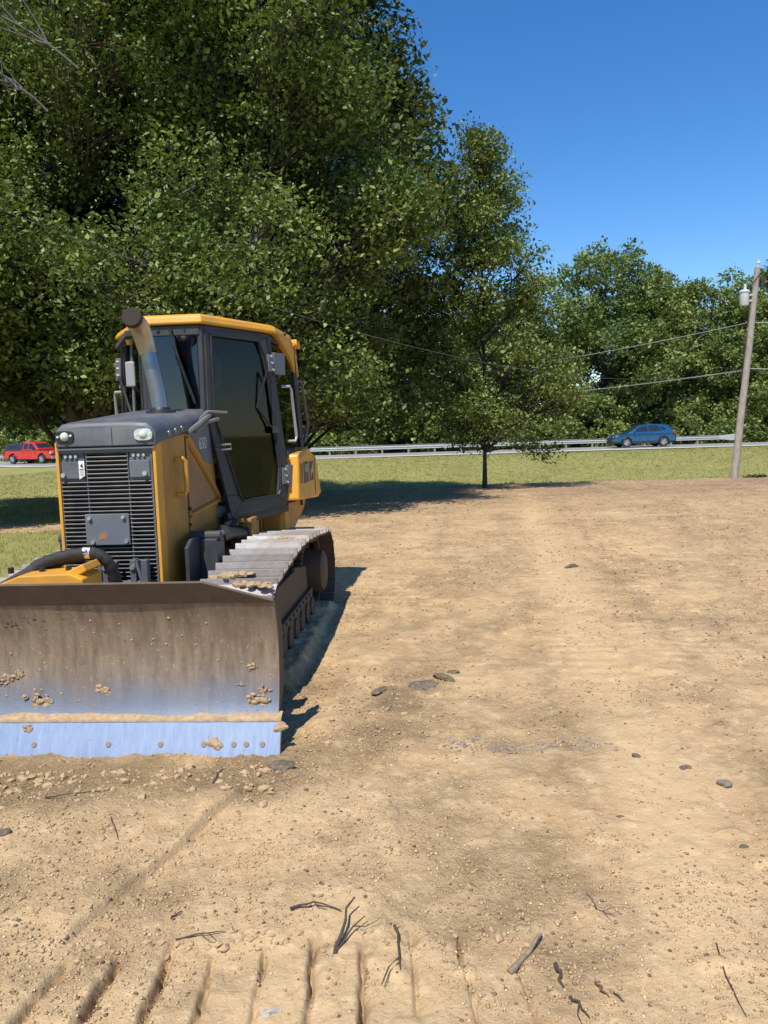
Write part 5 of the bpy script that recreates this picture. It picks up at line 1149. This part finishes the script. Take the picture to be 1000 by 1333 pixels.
# ------------------------------------------------------------------ sticks, roots and clods on the dirt
ROOT = bark('dark_root', (.045, .030, .020), (.12, .085, .06), 20); PALE = bark('pale_stick', (.20, .14, .09), (.38, .29, .20), 20)
CLOD = simple_noise('dark_clod', (.06, .045, .033), (.24, .18, .12), 40, .95, 1.0, .012); TURF = simple_noise('dry_turf', (.10, .075, .045), (.20, .15, .09), 30, .95, .8, .01)
def unproj(px, py):
    """nothing but a note of where things lie: photo pixel -> metres on the flat lot"""
    d = fwd + rt*((px-500)/1000) + up*((666.5-py)/1000); t = -CAM_H/d.z; return d.x*t, d.y*t
def stick(pts, r, mat, label, name='stick', cat='stick', lift=0, forks=0, seed=1):
    g = random.Random(seed); P = []
    for i, (x, y, hz) in enumerate(pts): P.append(Vector((x, y, dirt_z(x, y)+hz)))
    c = P[0].copy(); Q = [p-c for p in P]; fine = []
    for i in range(len(Q)-1):
        for k in range(3): t = k/3; fine.append(Q[i].lerp(Q[i+1], t)+Vector((g.gauss(0, r*.6), g.gauss(0, r*.6), g.gauss(0, r*.3))))
    fine.append(Q[-1]); n = len(fine)
    b = MB(); b.tube(fine, [r*(1-.65*i/(n-1)) for i in range(n)], 6)
    for f in range(forks):
        i = g.randrange(1, n-1); d = (fine[min(i+1, n-1)]-fine[i-1]).normalized(); s_ = Vector((-d.y, d.x, .3))*g.choice((-1, 1)); L_ = g.uniform(.04, .11)
        b.tube([fine[i], fine[i]+(d*.6+s_*.7)*L_*.5, fine[i]+(d+s_*.6)*L_], [r*.5, r*.35, r*.15], 5)
    o = b.build(name, mat, None, smooth=True); o.location = c; return tag(o, label, cat, 'sticks and roots on the dirt')
def pix(*pts): return [(*unproj(px, py), hz) for px, py, hz in pts]
stick(pix((660, 1273, .004), (682, 1252, .012), (705, 1225, .022)), .013, PALE, 'stout pale stick lying alone at the lower right, dark underneath')
stick(pix((432, 1243, .0), (447, 1228, .03), (463, 1195, .06)), .009, ROOT, 'thick dark root poking up beside the deepest track cut', 'root', 'root', forks=0, seed=2)
stick(pix((436, 1243, .0), (455, 1225, .02), (476, 1211, .035)), .005, ROOT, 'shorter dark root crossing the thick poking root', 'root', 'root', forks=1, seed=33)
stick(pix((378, 1195, .012), (410, 1187, .02), (445, 1195, .01)), .005, ROOT, 'thin forked twig lying left of the poking root', 'twig', 'twig', forks=1, seed=4)
stick(pix((230, 1229, .004), (262, 1224, .01), (294, 1220, .006)), .004, ROOT, 'thin dark twig across the third track cut from the left', 'twig', 'twig', forks=2, seed=5)
stick(pix((740, 1302, .004), (752, 1312, .012), (768, 1330, .004)), .006, ROOT, 'dark curved twig at the bottom edge, right of the pale stick', 'twig', 'twig', forks=1, seed=6)
stick(pix((724, 1262, .01), (730, 1278, .012), (733, 1288, .004)), .008, ROOT, 'short dark root stub between the pale stick and the bottom twig', 'root', 'root', seed=7)
stick(pix((765, 1169, .008), (777, 1190, .02), (801, 1198, .008)), .0045, PALE, 'thin bent twig with a hooked end at right', 'twig', 'twig', forks=2, seed=8)
stick(pix((515, 1215, .006), (520, 1245, .014), (522, 1272, .004)), .006, ROOT, 'dark upright root set in the dirt at bottom centre', 'root', 'root', forks=2, seed=9)
stick(pix((933, 1232, .004), (945, 1275, .006), (972, 1330, .004)), .003, ROOT, 'long hair-thin rootlet trailing to the lower right corner', 'rootlet', 'root', seed=10)
stick(pix((60, 1046, .008), (90, 1040, .016), (146, 1037, .006)), .004, ROOT, 'thin twig lying below the blade at left', 'twig', 'twig', forks=2, seed=11)
stick(pix((280, 1028, .004), (285, 1016, .012), (290, 1011, .02)), .008, ROOT, 'short dark stub sticking up below the blade', 'stick', 'stick', seed=12)
stick(pix((145, 1074, .006), (152, 1092, .008), (155, 1104, .004)), .003, ROOT, 'hair-thin curved rootlet at left, below the blade twig', 'rootlet', 'root', seed=13)
stick(pix((222, 1200, .004), (233, 1193, .01), (238, 1190, .004)), .004, ROOT, 'tiny dark twig above the row of track cuts', 'twig', 'twig', seed=14)
stick(pix((775, 1284, .006), (785, 1296, .014), (793, 1304, .004)), .005, paint('reddish_root', (.16, .06, .035), .9), 'reddish short root at lower right, beside the dark curved twig', 'root', 'root', seed=15)
stick(pix((800, 1300, .004), (806, 1305, .008), (813, 1310, .004)), .004, ROOT, 'small dark twig right of the reddish root', 'twig', 'twig', seed=16)
def clod(px, py, r, mat, label, seed, name='clod', cat='clod', n=3, fl=.5):
    x, y = unproj(px, py); z = dirt_z(x, y); g = random.Random(seed); b = MB()
    b.lump((0, 0, r*fl*.35), (r, r*.62, r*fl), seed, 1, 3, .75)
    o = b.build(name, mat, None, smooth=True); o.location = (x, y, z-.004); o.rotation_euler = (0, 0, g.uniform(-.5, .5)); return tag(o, label, cat, 'clods and stones on the dirt')
clod(367, 1003, .052, CLOD, 'dark flat clod just in front of the right corner of the blade', 1, fl=.35)
clod(495, 905, .044, CLOD, 'dark clod nearest the blade in the row of three flat clods', 2, fl=.32)
clod(552, 892, .075, CLOD, 'largest of the three flat dark clods in a row', 3, fl=.3)
clod(578, 883, .055, TURF, 'brownish farthest clod in the row of three flat clods', 4, fl=.35)
clod(592, 876, .04, TURF, 'small brown clod just past the row of three', 14, fl=.35)
clod(941, 1027, .026, simple_noise('grey_stone', (.11, .095, .075), (.23, .20, .155), 20), 'grey rounded stone at right, the largest one there', 5, 'stone', 'stone', fl=.6)
clod(893, 1006, .022, CLOD, 'small dark stone left of the grey rounded stone', 6, 'stone', 'stone', fl=.5)
clod(831, 989, .018, CLOD, 'tiny dark stone farthest left of the right-hand stones', 7, 'stone', 'stone')
clod(969, 1107, .018, CLOD, 'small dark clod near the right edge, below the grey stone', 8)
clod(352, 1322, .024, simple_noise('pale_stone', (.30, .27, .23), (.46, .42, .36), 25), 'pale stone half pressed into the dirt at the bottom edge', 9, 'stone', 'stone', fl=.45)
clod(743, 740, .055, CLOD, 'lone dark clod out in the middle of the lot', 10)
clod(4, 1092, .022, CLOD, 'dark clod at the left edge of the photo below the blade', 11)
clod(808, 1066, .013, CLOD, 'tiny dark clod left of centre of the pale strip at right', 12)
clod(397, 1033, .012, CLOD, 'tiny dark clod right of the clod at the blade corner', 13)
# loose crumbs and pebbles (nobody could count them)
g_ = np.random.default_rng(31); n = 210000
y = 1.7*np.exp(g_.random(n)**.9*math.log(19/1.7)); x = g_.uniform(-1, 1, n)*(y*.62+.5)
k = dirt_edge(x, y) > .2; x, y = x[k], y[k]
ri = np.clip(np.searchsorted(rows, y), 0, len(rows)-1); ux = np.clip(x/(rows[ri]*.95+1.0), -1, 1)
uu_ = np.linspace(-1, 1, NCOL); uu_ = uu_*(.55+.45*np.abs(uu_)); ci = np.clip(np.searchsorted(uu_, ux), 0, NCOL-1); z = DZ[ri, ci]
dens = .42+.9*fbm(x, y, .9, 4)+.5*fbm(x, y, .2, 2); k = g_.random(len(x)) < np.clip(dens, .08, 1); x, y, z = x[k], y[k], z[k]; n = len(x)
oct_ = np.array([(1, 0, 0), (.3, .95, 0), (-.8, .6, 0), (-.8, -.6, 0), (.3, -.95, 0), (0, 0, .9), (0, 0, -.8)]); of = np.array([(i, (i+1) % 5, 5) for i in range(5)]+[((i+1) % 5, i, 6) for i in range(5)])
r = (.0015+.0050*g_.random(n)**4)*(1+.16*y); an = g_.random(n)*6.283
P = oct_[None]*(.7+.6*g_.random((n, 7, 1))); c, s = np.cos(an)[:, None], np.sin(an)[:, None]
P = np.stack([P[..., 0]*c-P[..., 1]*s, P[..., 0]*s+P[..., 1]*c, P[..., 2]*.7], -1)*r[:, None, None]+np.stack([x, y, z+r*.2], -1)[:, None]
m_, nn_, bb_, LL_ = nodes('crumbs'); at2 = nd(nn_, 'Attribute'); at2.attribute_name = 'tint'
LL_(ramp(nn_, [(0, (.12, .08, .05)), (.12, (.26, .17, .095)), (.3, (.40, .27, .14)), (.95, (.52, .36, .195)), (1, (.60, .46, .30))], at2.outputs['Fac']).outputs[0], bb_.inputs['Base Color']); bb_.inputs['Roughness'].default_value = .95
tag(mesh_np('gravel', P.reshape(-1, 3), [(of[None]+7*np.arange(n)[:, None, None]).reshape(-1, 3)], m_, attrs={'tint': ('FACE', np.repeat(g_.random(n), 10))}), kind='stuff')

# larger broken crumbs along the blade foot and at the ends of the cleat cuts
g2 = random.Random(77); b = MB()
for q in range(420):
    if q < 250: x, y = -.5-1.7*g2.random()**.8, 3.82+g2.gauss(-.05, .09)-.25*g2.random()**3
    elif q < 340: x, y = g2.uniform(-1.3, .6), 2.46+g2.gauss(0, .035)
    else: x, y = g2.gauss(-.25, .35), 4.45+g2.gauss(0, .35)
    if y > 3.93 and x < -.5: y = 3.93
    r0_ = .005+.016*g2.random()**2.5*(1 if q < 250 else .7)
    b.lump((x, y, dirt_z(x, y)+r0_*.2), (r0_*g2.uniform(.8, 1.4), r0_*g2.uniform(.8, 1.3), r0_*.75), q, 1, 1, .5)
tag(b.build('loose_clods', simple_noise('clod_soil', (.34, .23, .125), (.50, .355, .20), 60, .95, .8, .006), None), kind='stuff')
# dark weedy tuft at the foot of the pole
g3 = np.random.default_rng(5); n = 130; a = g3.random(n)*6.283; c0 = np.array([12.15, 25.0, gz(12.1, 25)+.02])
C_ = c0+np.stack([g3.normal(0, .20, n), g3.normal(0, .10, n), np.abs(g3.normal(0, .04, n))], -1)
V, F = leaves_np(C_, np.full(n, .09), g3); o = mesh_np('weed_tuft', V, [F], LF4, attrs={'tint': ('FACE', g3.random(n))}); tag(o, 'small dark weed tuft on the ground beside the foot of the power pole', 'weed')

# patch of grey road stone pressed into the lot
g4 = random.Random(12); b = MB()
for q in range(150):
    x, y = g4.choice(((.62, 4.02, .10), (.80, 4.0, .09), (1.06, 4.03, .12), (.40, 4.10, .12)))[:2]; x += g4.gauss(0, .06); y += g4.gauss(0, .05); r0_ = g4.uniform(.004, .010)
    b.lump((x, y, dirt_z(x, y)+r0_*.1), (r0_*g4.uniform(.8, 1.5), r0_, r0_*.6), q, 1, 1, .5)
tag(b.build('grey_gravel', simple_noise('grey_road_stone', (.14, .115, .095), (.30, .26, .22), 40), None), kind='stuff')
